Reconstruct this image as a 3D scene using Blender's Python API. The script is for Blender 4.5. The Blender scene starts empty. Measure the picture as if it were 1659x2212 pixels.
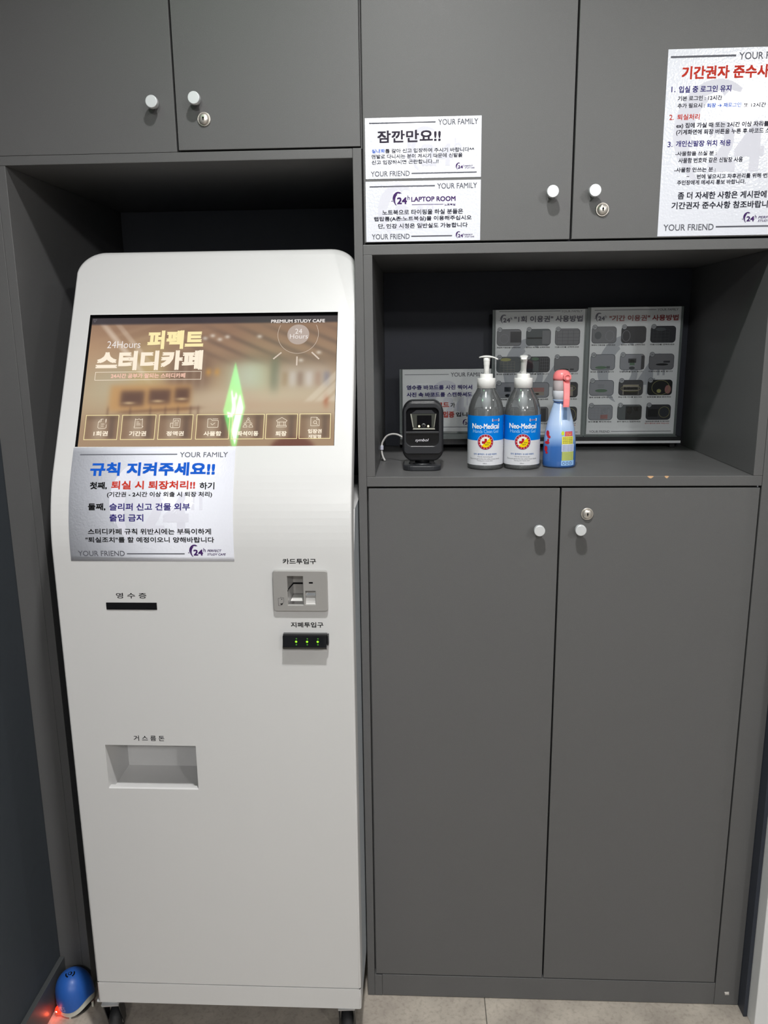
import bpy, bmesh, math, random
import numpy as np
from mathutils import Vector, Matrix
random.seed(7)
PI = math.pi
sc = bpy.context.scene
COL = sc.collection

# ------------------------------------------------------------------ camera
cam_d = bpy.data.cameras.new('camera')
cam = bpy.data.objects.new('camera', cam_d)
COL.objects.link(cam)
sc.camera = cam
IW, IH, FPX = 1659.0, 2212.0, 1725.49
cam_d.sensor_fit = 'VERTICAL'
cam_d.sensor_height = 24.0
cam_d.lens = 24.0 * FPX / IH
cam_d.clip_start = 0.02
def cam_axes(pitch, roll, yaw):
    fwd = Vector((math.sin(yaw), math.cos(yaw), 0)); right = Vector((math.cos(yaw), -math.sin(yaw), 0)); up = Vector((0, 0, 1))
    f2 = fwd * math.cos(pitch) - up * math.sin(pitch)
    u2 = up * math.cos(pitch) + fwd * math.sin(pitch)
    return right * math.cos(roll) + u2 * math.sin(roll), u2 * math.cos(roll) - right * math.sin(roll), f2
cr, cu, cf = cam_axes(math.radians(12.5412), math.radians(-0.6612), math.radians(-2.7861))
M = Matrix.Identity(4)
for i in range(3):
    M[i][0], M[i][1], M[i][2] = cr[i], cu[i], -cf[i]
M[0][3], M[1][3], M[2][3] = 0.0, -1.56, 1.4945
cam.matrix_world = M

# ------------------------------------------------------------------ world and exposure
w = bpy.data.worlds.new('world'); sc.world = w; w.use_nodes = True
w.node_tree.nodes['Background'].inputs[0].default_value = (0.55, 0.58, 0.62, 1)
w.node_tree.nodes['Background'].inputs[1].default_value = 0.3
sc.view_settings.view_transform = 'Standard'
sc.view_settings.look = 'None'
sc.view_settings.gamma = 1
sc.view_settings.use_curve_mapping = False
SCREEN, GREEN = .95, 12.0   # brightness of the touch screen and of the exit sign
sc.view_settings.exposure = 0.0
# ceiling downlights and rear globes boosted as low-angle fill (x, y, watts); their lamps are built with the fittings further down
CEIL = 2.82
CEILING_LIGHTS = [(0.0, -.95, 23, .055), (-.06, -3.63, 92, .07), (1.80, -3.37, 80, .07), (1.95, -1.0, 9, .055), (.9, -5.2, 40, .07)]
SPREAD = [125, 0, 0, 170, 0]  # no spread: omnidirectional globe, a form chosen to fill the niche from low down

# ------------------------------------------------------------------ materials
def lin(c):
    return tuple((v / 255 / 12.92) if v / 255 <= .04045 else ((v / 255 + .055) / 1.055) ** 2.4 for v in c) + (1,)
MATS = {}
def mat(name, rgb=None, rough=.5, metal=0, spec=.5, emit=None, es=1, bump=0, bscale=400, noise=0, nscale=300, coat=0, linear=None):
    if name in MATS: return MATS[name]
    m = bpy.data.materials.new(name); m.use_nodes = True; MATS[name] = m
    nt = m.node_tree; b = nt.nodes['Principled BSDF']
    c = linear + (1,) if linear else lin(rgb)
    b.inputs['Base Color'].default_value = c
    b.inputs['Roughness'].default_value = rough
    b.inputs['Metallic'].default_value = metal
    b.inputs['Specular IOR Level'].default_value = spec
    b.inputs['Coat Weight'].default_value = coat
    b.inputs['Coat Roughness'].default_value = .05
    if emit:
        b.inputs['Emission Color'].default_value = lin(emit); b.inputs['Emission Strength'].default_value = es
    if noise or bump:
        tc = nt.nodes.new('ShaderNodeTexCoord')
        if noise:
            n = nt.nodes.new('ShaderNodeTexNoise'); n.inputs['Scale'].default_value = nscale; n.inputs['Detail'].default_value = 3
            nt.links.new(tc.outputs['Object'], n.inputs['Vector'])
            r = nt.nodes.new('ShaderNodeMapRange'); r.inputs['From Min'].default_value = .25; r.inputs['From Max'].default_value = .75
            r.inputs['To Min'].default_value = 1 - noise; r.inputs['To Max'].default_value = 1 + noise
            nt.links.new(n.outputs['Fac'], r.inputs['Value'])
            mx = nt.nodes.new('ShaderNodeVectorMath'); mx.operation = 'SCALE'; mx.inputs[0].default_value = c[:3]
            nt.links.new(r.outputs[0], mx.inputs['Scale']); nt.links.new(mx.outputs[0], b.inputs['Base Color'])
        if bump:
            n2 = nt.nodes.new('ShaderNodeTexNoise'); n2.inputs['Scale'].default_value = bscale; n2.inputs['Detail'].default_value = 2
            nt.links.new(tc.outputs['Object'], n2.inputs['Vector'])
            bp = nt.nodes.new('ShaderNodeBump'); bp.inputs['Strength'].default_value = bump; bp.inputs['Distance'].default_value = .001
            nt.links.new(n2.outputs['Fac'], bp.inputs['Height']); nt.links.new(bp.outputs[0], b.inputs['Normal'])
    return m
def clear_mat(name, tint, gloss=.1, rough=.04, haze=0.0, haze_col=(.6, .6, .6)):
    m = bpy.data.materials.new(name); m.use_nodes = True; MATS[name] = m
    nt = m.node_tree; nt.nodes.clear()
    out = nt.nodes.new('ShaderNodeOutputMaterial'); tr = nt.nodes.new('ShaderNodeBsdfTransparent'); tr.inputs[0].default_value = tint + (1,)
    df = nt.nodes.new('ShaderNodeBsdfDiffuse'); df.inputs[0].default_value = haze_col + (1,)
    gl = nt.nodes.new('ShaderNodeBsdfGlossy'); gl.inputs['Roughness'].default_value = rough
    lw = nt.nodes.new('ShaderNodeFresnel'); lw.inputs[0].default_value = 1.45
    ml = nt.nodes.new('ShaderNodeMath'); ml.operation = 'MULTIPLY_ADD'; ml.inputs[1].default_value = 1.0; ml.inputs[2].default_value = gloss
    m1 = nt.nodes.new('ShaderNodeMixShader'); m1.inputs[0].default_value = haze
    m2 = nt.nodes.new('ShaderNodeMixShader')
    nt.links.new(tr.outputs[0], m1.inputs[1]); nt.links.new(df.outputs[0], m1.inputs[2])
    nt.links.new(lw.outputs[0], ml.inputs[0]); nt.links.new(ml.outputs[0], m2.inputs[0])
    nt.links.new(m1.outputs[0], m2.inputs[1]); nt.links.new(gl.outputs[0], m2.inputs[2]); nt.links.new(m2.outputs[0], out.inputs[0])
    return m
LAM = mat('charcoal_laminate', linear=(.112, .112, .113), rough=.42, bump=.12, bscale=900, noise=.08, nscale=700, spec=.4)
LAM_SHADE = mat('charcoal_laminate_shaded', linear=(.034, .038, .052), rough=.5, noise=.06, nscale=600, spec=.3)  # same charcoal laminate, with the interior's bluish shade put into its colour
WHITE = mat('white_powder_coat', linear=(.625, .622, .62), rough=.30, spec=.5, bump=.05, bscale=1500)
WHITEG = mat('white_painted_frame', linear=(.75, .76, .77), rough=.35)
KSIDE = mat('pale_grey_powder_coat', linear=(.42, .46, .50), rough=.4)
BLACK = mat('black_plastic', linear=(.006, .006, .008), rough=.35)
GBLACK = mat('gloss_black', linear=(.006, .006, .007), rough=.06, coat=.6)
VOID = mat('matt_black', linear=(.004, .004, .005), rough=.9, spec=.1)
KNOB = mat('satin_aluminium', linear=(.72, .74, .76), rough=.38, metal=.35)
NICKEL = mat('brushed_nickel', linear=(.60, .565, .52), rough=.34, metal=.75)
SILVER = mat('silver_plastic', linear=(.40, .39, .38), rough=.35, metal=.35)
CHROME = mat('chrome', linear=(.7, .7, .7), rough=.15, metal=1)
RUBBER = mat('black_rubber', linear=(.02, .02, .022), rough=.6)
CEILM = mat('ceiling_paint', linear=(.34, .34, .33), rough=.9)
WALLD = mat('dark_slate_wall_paint', linear=(.046, .054, .064), rough=.8, bump=.6, bscale=60, spec=.3)
WALLW = mat('off_white_wall_paint', linear=(.26, .26, .255), rough=.8)
TRIMD = mat('dark_navy_trim', linear=(.030, .036, .052), rough=.5)
BASEB = mat('grey_baseboard', linear=(.065, .070, .072), rough=.45)
# stone vinyl floor
def stone():
    m = bpy.data.materials.new('stone_vinyl_tile'); m.use_nodes = True; nt = m.node_tree; b = nt.nodes['Principled BSDF']
    tc = nt.nodes.new('ShaderNodeTexCoord')
    n1 = nt.nodes.new('ShaderNodeTexNoise'); n1.inputs['Scale'].default_value = 9; n1.inputs['Detail'].default_value = 8; n1.inputs['Roughness'].default_value = .65
    n2 = nt.nodes.new('ShaderNodeTexNoise'); n2.inputs['Scale'].default_value = 110; n2.inputs['Detail'].default_value = 5
    r1 = nt.nodes.new('ShaderNodeValToRGB'); r1.color_ramp.elements[0].position = .3; r1.color_ramp.elements[0].color = lin((150, 142, 133))
    r1.color_ramp.elements[1].position = .7; r1.color_ramp.elements[1].color = lin((190, 181, 169))
    r2 = nt.nodes.new('ShaderNodeValToRGB'); r2.color_ramp.elements[0].position = .32; r2.color_ramp.elements[0].color = (.55, .53, .5, 1)
    r2.color_ramp.elements[1].position = .5; r2.color_ramp.elements[1].color = (1, 1, 1, 1)
    mx = nt.nodes.new('ShaderNodeMixRGB'); mx.blend_type = 'MULTIPLY'; mx.inputs[0].default_value = .4
    for n in (n1, n2): nt.links.new(tc.outputs['Object'], n.inputs['Vector'])
    nt.links.new(n1.outputs['Fac'], r1.inputs[0]); nt.links.new(n2.outputs['Fac'], r2.inputs[0])
    nt.links.new(r1.outputs[0], mx.inputs[1]); nt.links.new(r2.outputs[0], mx.inputs[2]); nt.links.new(mx.outputs[0], b.inputs['Base Color'])
    b.inputs['Roughness'].default_value = .45
    return m
STONE = stone()

# ------------------------------------------------------------------ mesh helpers
ROOTLOC = {}
class MB:
    def __init__(s, mats):
        s.bm = bmesh.new(); s.mats = mats if isinstance(mats, (list, tuple)) else [mats]; s.smooth = False
    def box(s, x0, x1, y0, y1, z0, z1, bev=0, mi=0, seg=2):
        r = bmesh.ops.create_cube(s.bm, size=1, matrix=Matrix.Translation(((x0 + x1) / 2, (y0 + y1) / 2, (z0 + z1) / 2)) @ Matrix.Diagonal((abs(x1 - x0), abs(y1 - y0), abs(z1 - z0), 1)))
        vs = r['verts']; fs = {f for v in vs for f in v.link_faces}
        for f in fs: f.material_index = mi
        if bev:
            es = list({e for v in vs for e in v.link_edges})
            bmesh.ops.bevel(s.bm, geom=es, offset=bev, segments=seg, profile=.5, affect='EDGES', material=mi)
        return s
    def pts(s, P, F, mi=0, smooth=False):
        v = [s.bm.verts.new(p) for p in P]
        for f in F:
            try:
                fc = s.bm.faces.new([v[i] for i in f]); fc.material_index = mi; fc.smooth = smooth
            except ValueError: pass
        return s
    def lathe(s, prof, c, n=32, axis='Z', mi=0, ex=1.0, ey=1.0, cap=True, smooth=True, rot=0):
        P = []; F = []
        for (r, h) in prof:
            for k in range(n):
                a = 2 * PI * k / n + rot; u, v = r * math.cos(a) * ex, r * math.sin(a) * ey
                if axis == 'Z': p = (c[0] + u, c[1] + v, c[2] + h)
                elif axis == 'Y': p = (c[0] + u, c[1] + h, c[2] + v)
                else: p = (c[0] + h, c[1] + u, c[2] + v)
                P.append(p)
        for i in range(len(prof) - 1):
            for k in range(n):
                k2 = (k + 1) % n
                F.append((i * n + k, i * n + k2, (i + 1) * n + k2, (i + 1) * n + k))
        s.pts(P, F, mi, smooth)
        if cap:
            for i in (0, len(prof) - 1):
                if prof[i][0] > 1e-5:
                    s.pts([P[i * n + k] for k in range(n)], [tuple(range(n))], mi)
        return s
    def tube(s, path, r, n=10, mi=0, cap=True):
        path = [Vector(p) for p in path]; P = []; F = []
        up = Vector((0, 0, 1))
        for i, p in enumerate(path):
            t = (path[min(i + 1, len(path) - 1)] - path[max(i - 1, 0)]).normalized()
            a = t.cross(up)
            if a.length < .05: a = t.cross(Vector((0, 1, 0)))
            a.normalize(); b = t.cross(a).normalized()
            rr = r[i] if isinstance(r, (list, tuple)) else r
            for k in range(n):
                an = 2 * PI * k / n; P.append(tuple(p + a * rr * math.cos(an) + b * rr * math.sin(an)))
        for i in range(len(path) - 1):
            for k in range(n):
                k2 = (k + 1) % n; F.append((i * n + k, i * n + k2, (i + 1) * n + k2, (i + 1) * n + k))
        s.pts(P, F, mi, True)
        if cap:
            for i in (0, len(path) - 1): s.pts([P[i * n + k] for k in range(n)], [tuple(range(n))], mi)
        return s
    def mesh(s, verts, faces, fn, mi=0):
        v = [s.bm.verts.new(fn(*p)) for p in verts]
        for f in faces:
            try:
                fc = s.bm.faces.new([v[i] for i in f]); fc.material_index = mi
            except ValueError: pass
        return s
    def build(s, name, parent=None, kind=None, weld=True, recalc=True):
        if weld: bmesh.ops.remove_doubles(s.bm, verts=s.bm.verts, dist=1e-6)
        if recalc: bmesh.ops.recalc_face_normals(s.bm, faces=s.bm.faces)
        off = ROOTLOC.get(parent.name, Vector((0, 0, 0))) if parent else Vector((0, 0, 0))
        if off.length: bmesh.ops.translate(s.bm, verts=s.bm.verts, vec=-off)
        me = bpy.data.meshes.new(name); s.bm.to_mesh(me); s.bm.free()
        for m in s.mats: me.materials.append(m)
        o = bpy.data.objects.new(name, me); COL.objects.link(o)
        if parent:
            o.parent = parent; ROOTLOC[o.name] = off
        else: ROOTLOC[o.name] = Vector((0, 0, 0))
        if kind: o['kind'] = kind
        return o
def thing(name, label, cat, loc=(0, 0, 0), group=None):
    o = bpy.data.objects.new(name, None); COL.objects.link(o); o.location = loc; o.empty_display_size = .05
    o['label'] = label; o['category'] = cat
    if group: o['group'] = group
    ROOTLOC[o.name] = Vector(loc)
    return o
def bx(name, parent, m, *a, bev=.0008, **k):
    return MB(m).box(*a, bev=bev, **k).build(name, parent)
# 2-D outlines filled by Blender's own curve fill; returns vertices (x, y, 0) and faces
def shape(splines, extrude=0, bevel=0, bres=2):
    c = bpy.data.curves.new('s', 'CURVE'); c.dimensions = '2D'; c.fill_mode = 'BOTH'; c.extrude = extrude; c.bevel_depth = bevel; c.bevel_resolution = bres
    for sp in splines:
        s = c.splines.new('POLY'); s.points.add(len(sp) - 1); s.use_cyclic_u = True
        for i, p in enumerate(sp): s.points[i].co = (p[0], p[1], 0, 1)
    o = bpy.data.objects.new('s', c); me = bpy.data.meshes.new_from_object(o)
    V = [tuple(v.co) for v in me.vertices]; F = [tuple(p.vertices) for p in me.polygons]
    bpy.data.objects.remove(o); bpy.data.curves.remove(c); bpy.data.meshes.remove(me)
    return V, F
def rrect(x0, x1, y0, y1, r, n=6):
    P = []
    for cx, cy, a0 in ((x1 - r, y1 - r, 0), (x0 + r, y1 - r, PI / 2), (x0 + r, y0 + r, PI), (x1 - r, y0 + r, 1.5 * PI)):
        for k in range(n + 1):
            a = a0 + PI / 2 * k / n; P.append((cx + r * math.cos(a), cy + r * math.sin(a)))
    return P
def circ(cx, cy, r, n=28): return [(cx + r * math.cos(2 * PI * k / n), cy + r * math.sin(2 * PI * k / n)) for k in range(n)]
TCACHE = {}
TXT = bpy.data.curves.new('lettering_source', 'FONT'); TXT.resolution_u = 3   # never linked; only turned into meshes
TXO = bpy.data.objects.new('lettering_source', TXT)
def textmesh(t, wgt):
    key = (t, wgt if wgt in (-1, 5) else 0)
    if key in TCACHE: return TCACHE[key]
    TXT.body = t; TXT.offset = -.004 if wgt < 0 else 0; TXT.shear = .25 if wgt == 5 else 0
    me = bpy.data.meshes.new_from_object(TXO)
    V = [v.co for v in me.vertices]; F = [tuple(p.vertices) for p in me.polygons]
    x0 = min(v.x for v in V); x1 = max(v.x for v in V); y0 = min(v.y for v in V); y1 = max(v.y for v in V)
    V = [((v.x - x0) / (x1 - x0), (v.y - y0) / max(1e-6, y1 - y0)) for v in V]
    bpy.data.meshes.remove(me)
    TCACHE[key] = (V, F)
    return TCACHE[key]
BOLD = {-1: 0, 0: 0, 1: .012, 2: .024, 3: .034, 4: .045, 5: .02, 6: .052}   # half thickening of the strokes, as a share of the letter height
def stroke(path, wd, closed=False):
    """a polyline drawn with a flat stroke of the given width: list of quads"""
    Q = []; P = list(path) + ([path[0]] if closed else [])
    for a, b in zip(P[:-1], P[1:]):
        d = Vector((b[0] - a[0], b[1] - a[1]))
        if d.length < 1e-6: continue
        d.normalize(); n = Vector((-d.y, d.x)) * wd / 2; e = d * wd / 2 * .8
        Q.append([(a[0] - e.x + n.x, a[1] - e.y + n.y), (b[0] + e.x + n.x, b[1] + e.y + n.y), (b[0] + e.x - n.x, b[1] + e.y - n.y), (a[0] - e.x - n.x, a[1] - e.y - n.y)])
    return Q
def crescent(cx, cy, r, a0, a1, wmax, sx=1.0, n=26):
    """tapered arc, angles in degrees, y down"""
    o = []; i = []
    for k in range(n + 1):
        t = k / n; a = math.radians(a0 + (a1 - a0) * t); wd = wmax * math.sin(PI * min(1, .08 + t * .92)) ** .8
        o.append((cx + (r + wd / 2) * math.cos(a) * sx, cy - (r + wd / 2) * math.sin(a)))
        i.append((cx + (r - wd / 2) * math.cos(a) * sx, cy - (r - wd / 2) * math.sin(a)))
    return [[o[k], o[k + 1], i[k + 1], i[k]] for k in range(n)]
COLORS = {'gray': (98, 99, 108), 'ink': (34, 34, 48), 'black': (16, 16, 18), 'dark': (52, 46, 60), 'blue': (58, 104, 205), 'bold_blue': (18, 86, 190),
          'red': (190, 52, 38), 'navy': (44, 32, 112), 'purple': (66, 34, 96), 'navy2': (58, 52, 84), 'dred': (150, 45, 50), 'wm': (219, 219, 230), 'wm2': (186, 189, 198),
          'white': (245, 245, 245), 'skyw': (150, 205, 245), 'lblue': (60, 110, 175), 'orange': (215, 130, 70)}
def ink(name):
    return mat('print_' + name, COLORS[name], rough=.5, spec=.1)
class Sheet:
    """flat print: items in millimetres from the sheet's top-left corner, y down; fn(x, y, lift) gives the world point"""
    def __init__(s, fn):
        s.fn = fn; s.V = []; s.F = []; s.names = []; s.lift = .0003
    def mi(s, c):
        if c not in s.names: s.names.append(c)
        return s.names.index(c)
    def poly(s, P, c, lift=None):
        l = s.lift if lift is None else lift; b = len(s.V)
        s.V += [s.fn(p[0], p[1], l) for p in P]; s.F.append((tuple(range(b, b + len(P))), s.mi(c)))
    def fill(s, VF, c, tf=lambda x, y: (x, y), lift=None):
        l = s.lift if lift is None else lift; b = len(s.V)
        s.V += [s.fn(*tf(v[0], v[1]), l) for v in VF[0]]
        s.F += [(tuple(b + i for i in f), s.mi(c)) for f in VF[1]]
    def text(s, t, x0, x1, y0, y1, c, wgt, lift=None):
        l = s.lift if lift is None else lift
        d = BOLD[wgt] * abs(y1 - y0); sg = 1 if y1 > y0 else -1
        xa, xb, ya, yb_ = x0 + d, x1 - d, y0 + d * sg, y1 - d * sg
        for n_, (ox, oy) in enumerate(((-1, -1), (1, -1), (-1, 1), (1, 1), (0, 0)) if d else ((0, 0),)):
            s.fill(textmesh(t, wgt), c, lambda u, v: (xa + u * (xb - xa) + ox * d, yb_ + v * (ya - yb_) + oy * d), l + n_ * .000012)
    def logo(s, x0, x1, y0, y1, c, lift=None):
        W_, H_ = x1 - x0, y1 - y0; q = lambda u, v: (x0 + u * W_, y0 + v * H_)
        cx, cy = q(.44, .52); r = H_ * .50; sx = .84
        for qd in crescent(cx, cy, r, 62, 205, H_ * .135, sx): s.poly(qd, c, lift)
        for qd in crescent(cx + W_ * .045, cy + H_ * .04, r * .93, 118, 238, H_ * .135, sx): s.poly(qd, c, (s.lift if lift is None else lift) + .00002)
        for (u, v, k) in ((.47, .045, .075), (.10, .62, .05)):
            a, b = q(u, v); s.poly([(a - k * H_, b), (a, b - k * H_), (a + k * H_, b), (a, b + k * H_)], c, (s.lift if lift is None else lift) + .00004)
        a, b = q(.355, .36); a2, b2 = q(.86, .84); s.text('24', a, a2, b, b2, c, 4, (s.lift if lift is None else lift) + .00006)
        a, b = q(.885, .24); a2, b2 = q(1.0, .56); s.text('h', a, a2, b, b2, c, 1, lift)
    def items(s, L, lift=None):
        for (t, x0, x1, y0, y1, c, wgt) in L:
            if t == '-': s.poly([(x0, y0), (x1, y0), (x1, y1), (x0, y1)], c, lift)
            elif t == '@': s.logo(x0, x1, y0, y1, c, lift)
            elif t in ('#', 'B', 'O', 'U', '['): pass
            else: s.text(t, x0, x1, y0, y1, c, wgt, lift)
    def build(s, name, parent, matfn=ink):
        b = bmesh.new(); vs = [b.verts.new(v) for v in s.V]
        for f, mi in s.F:
            try: fc = b.faces.new([vs[i] for i in f]); fc.material_index = mi
            except ValueError: pass
        m = MB([matfn(n) for n in s.names]); m.bm.free(); m.bm = b
        return m.build(name, parent, weld=False, recalc=False)

# ------------------------------------------------------------------ flat print, measured in millimetres: text, x0, x1, y0, y1, ink, weight
SHEET_A = [["YOUR FAMILY", 132.7, 204.2, 4.5, 14.2, "gray", 1],
 ["-", 7.8, 128.0, 7.9, 10.1, "gray", 0],
 ["잠깐만요!!", 22.4, 137.3, 21.4, 42.3, "dark", 3],
 ["실내화", 11.8, 36.1, 52.4, 59.4, "blue", 2],
 ["를 갈아 신고 입장하여 주시기 바랍니다^^", 36.5, 197.6, 52.4, 59.9, "ink", 2],
 ["맨발로 다니시는 분이 계시기 때문에 신발을", 11.7, 176.6, 61.6, 69.2, "ink", 2],
 ["신고 입장하시면 곤란합니다...!!", 11.6, 133.4, 71.2, 78.8, "ink", 2],
 ["YOUR FRIEND", 9.9, 80.8, 90.2, 99.3, "gray", 1],
 ["-", 84.1, 202.6, 93.9, 96.0, "gray", 0],
 ["@", 161.8, 180.4, 78.6, 90.5, "purple", 0],
 ["PERFECT", 181.1, 195.6, 82.9, 85.2, "purple", 5],
 ["STUDY CAFE", 181.2, 198.8, 86.4, 88.7, "purple", 5]]
SHEET_B = [["YOUR FAMILY", 131.5, 204.1, 5.1, 14.6, "gray", 1],
 ["-", 7.5, 127.2, 7.9, 10.2, "gray", 0],
 ["@", 44.9, 81.1, 19.3, 43.8, "purple", 0],
 ["LAPTOP ROOM", 84.0, 165.1, 27.6, 36.1, "purple", 3],
 ["-", 85.0, 143.1, 40.9, 41.8, "purple", 0],
 ["노트북실", 144.5, 164.8, 40.2, 44.0, "purple", 2],
 ["노트북으로 타이핑을 하실 분들은", 30.4, 179.0, 49.5, 58.6, "ink", 2],
 ["랩탑룸(A존:노트북실)을 이용해주십시오", 15.0, 194.8, 61.3, 70.5, "ink", 2],
 ["단, 인강 시청은 일반실도 가능합니다", 22.5, 187.8, 73.6, 82.6, "ink", 2],
 ["YOUR FRIEND", 10.5, 80.7, 91.7, 101.1, "gray", 1],
 ["-", 83.7, 159.2, 95.4, 97.7, "gray", 0],
 ["@", 163.4, 182.1, 89.5, 101.9, "purple", 0],
 ["PERFECT", 182.5, 197.2, 94.1, 96.6, "purple", 5],
 ["STUDY CAFE", 182.5, 200.1, 97.7, 100.0, "purple", 5]]
SHEET_C = [["YOUR FAMILY", 122.3, 216.7, 7.9, 19.3, "gray", 1],
 ["-", 4.9, 116.9, 11.0, 14.2, "gray", 0],
 ["기간권자 준수사항", 25.5, 196.4, 27.6, 49.0, "red", 3],
 ["1.", 9.2, 16.3, 59.9, 69.2, "navy", 1],
 ["입실 중 로그인 유지", 22.3, 112.8, 59.5, 70.5, "navy", 2],
 ["기본 로그인 : 12시간", 21.4, 98.2, 75.7, 83.7, "ink", 2],
 ["추가 필요시 :", 21.7, 69.4, 87.6, 95.4, "ink", 2],
 ["퇴장 → 재로그인", 73.3, 132.2, 88.3, 95.7, "blue", 2],
 ["또 12시간 적용", 136.6, 195.1, 88.9, 96.7, "ink", 2],
 ["2.", 8.5, 16.6, 105.6, 114.4, "red", 1],
 ["퇴실처리", 22.5, 61.6, 105.2, 114.9, "red", 2],
 ["ex) 집에 가실 때 또는 2시간 이상 자리를 비울 시", 21.7, 214.1, 119.6, 129.6, "ink", 2],
 ["(기계화면에 퇴장 버튼을 누른 후 바코드 스캔)", 22.2, 197.6, 130.5, 140.7, "ink", 2],
 ["3.", 8.5, 17.1, 150.1, 159.2, "navy", 1],
 ["개인신발장 위치 적용", 23.0, 119.4, 148.9, 159.3, "navy", 2],
 ["-사물함을 쓰실 분 :", 23.0, 95.7, 166.7, 174.4, "ink", 2],
 ["사물함 번호와 같은 신발장 사용", 29.4, 142.6, 177.7, 186.5, "ink", 2],
 ["-사물함 안쓰는 분 :", 23.1, 96.2, 193.7, 201.9, "ink", 2],
 ["~", 45.5, 50.1, 208.2, 210.1, "ink", 1],
 ["번에 넣으시고 차후관리를 위해 번호를", 63.9, 204.5, 205.6, 213.8, "ink", 2],
 ["주인장에게 메세지 통보 바랍니다.", 29.4, 150.6, 215.3, 223.4, "ink", 2],
 ["좀 더 자세한 사항은 게시판에", 32.2, 189.6, 235.2, 247.7, "ink", 2],
 ["기간권자 준수사항 참조바랍니다", 22.2, 207.4, 252.2, 264.6, "ink", 2],
 ["@", 147.7, 175.4, 272.2, 290.7, "purple", 0],
 ["PERFECT", 178.3, 211.0, 278.8, 283.1, "purple", 5],
 ["STUDY CAFE", 178.0, 216.5, 285.0, 288.7, "purple", 5],
 ["YOUR FRIEND", 10.1, 100.0, 290.5, 301.7, "gray", 1],
 ["-", 103.9, 240.3, 294.7, 297.4, "gray", 0]]
SHEET_D = [["-", 14.5, 198.1, 28.5, 30.5, "gray", 0],
 ["YOUR FAMILY", 203.1, 293.1, 25.5, 35.5, "gray", 1],
 ["규칙 지켜주세요!!", 36.8, 270.8, 45.0, 71.0, "bold_blue", 4],
 ["첫째,", 38.8, 71.0, 82.5, 96.5, "black", 3],
 ["퇴실 시 퇴장처리!!", 79.0, 235.4, 80.5, 96.5, "red", 3],
 ["하기", 243.8, 271.3, 83.5, 97.0, "black", 2],
 ["(기간권 - 2시간 이상 외출 시 퇴장 처리)", 72.0, 267.6, 101.0, 112.0, "black", 2],
 ["둘째,", 36.9, 69.7, 122.0, 135.5, "black", 3],
 ["슬리퍼 신고 건물 외부", 77.0, 227.2, 122.0, 135.5, "navy", 2],
 ["출입 금지", 77.1, 140.5, 142.0, 155.5, "navy", 2],
 ["스터디카페 규칙 위반시에는 부득이하게", 36.3, 265.7, 168.5, 179.5, "black", 2],
 ["\"퇴실조치\"를 할 예정이오니 양해바랍니다", 31.2, 271.1, 184.0, 194.5, "black", 2],
 ["YOUR FRIEND", 15.2, 102.9, 210.0, 220.0, "gray", 1],
 ["-", 107.0, 215.0, 214.5, 216.5, "gray", 0],
 ["@", 218.8, 254.4, 199.0, 222.5, "purple", 0],
 ["PERFECT", 257.4, 283.9, 207.5, 212.0, "purple", 5],
 ["STUDY CAFE", 257.0, 291.5, 214.5, 218.5, "purple", 5]]
KL = [["카드투입구", -255.2, -193.6, 1095.5, 1085.0, "black", 2],
 ["지폐투입구", -244.6, -183.6, 972.5, 962.0, "black", 2],
 ["영 수 증", -571.9, -514.0, 1028.5, 1017.5, "black", 1],
 ["거 스 름 돈", -561.7, -501.0, 737.5, 726.0, "black", 1]]
SC = [["퍼펙트", 116.8, 226.7, 32.5, 72.0, "cream", 4],
 ["24Hours", 37.9, 103.6, 54.0, 69.0, "white", -1],
 ["스터디카페", 19.6, 228.0, 75.0, 116.0, "pale", 6],
 ["#", 20.9, 227.1, 119.5, 136.0, "pale", 0],
 ["24시간 공부가 잘되는 스터디카페", 51.6, 196.5, 122.5, 132.5, "pink", 3],
 ["PREMIUM STUDY CAFE", 356.8, 461.6, 12.0, 19.0, "white", 3],
 ["24", 404.6, 418.1, 32.0, 42.5, "white", -1],
 ["Hours", 394.9, 429.5, 43.0, 53.0, "white", -1],
 ["O", 389.9, 432.0, 22.5, 66.5, "disc", 0],
 ["U", 371.5, 449.9, -1.0, 84.5, "ring", 0],
 ["B", 12.5, 75.6, 207.5, 256.5, "cream", 0],
 ["B", 82.6, 146.9, 207.5, 256.5, "cream", 0],
 ["B", 153.6, 217.9, 208.0, 257.0, "cream", 0],
 ["1회권", 30.1, 57.5, 240.0, 250.0, "pale", 3],
 ["기간권", 98.4, 130.9, 240.5, 250.5, "pale", 3],
 ["정액권", 169.5, 202.5, 241.0, 250.5, "pale", 3],
 ["B", 225.4, 287.9, 208.5, 257.5, "cream", 0],
 ["B", 293.5, 353.2, 209.0, 258.0, "cream", 0],
 ["B", 357.3, 416.0, 209.5, 258.0, "cream", 0],
 ["B", 420.5, 478.4, 209.5, 258.5, "cream", 0],
 ["사물함", 240.2, 273.9, 241.5, 251.0, "pale", 3],
 ["좌석이동", 303.8, 343.6, 241.5, 251.5, "pale", 3],
 ["퇴장", 376.2, 397.0, 242.0, 252.0, "pale", 3],
 ["입장권", 436.6, 462.5, 238.5, 247.0, "pale", 3],
 ["재발행", 437.8, 461.7, 249.5, 256.5, "pale", 2]]
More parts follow.
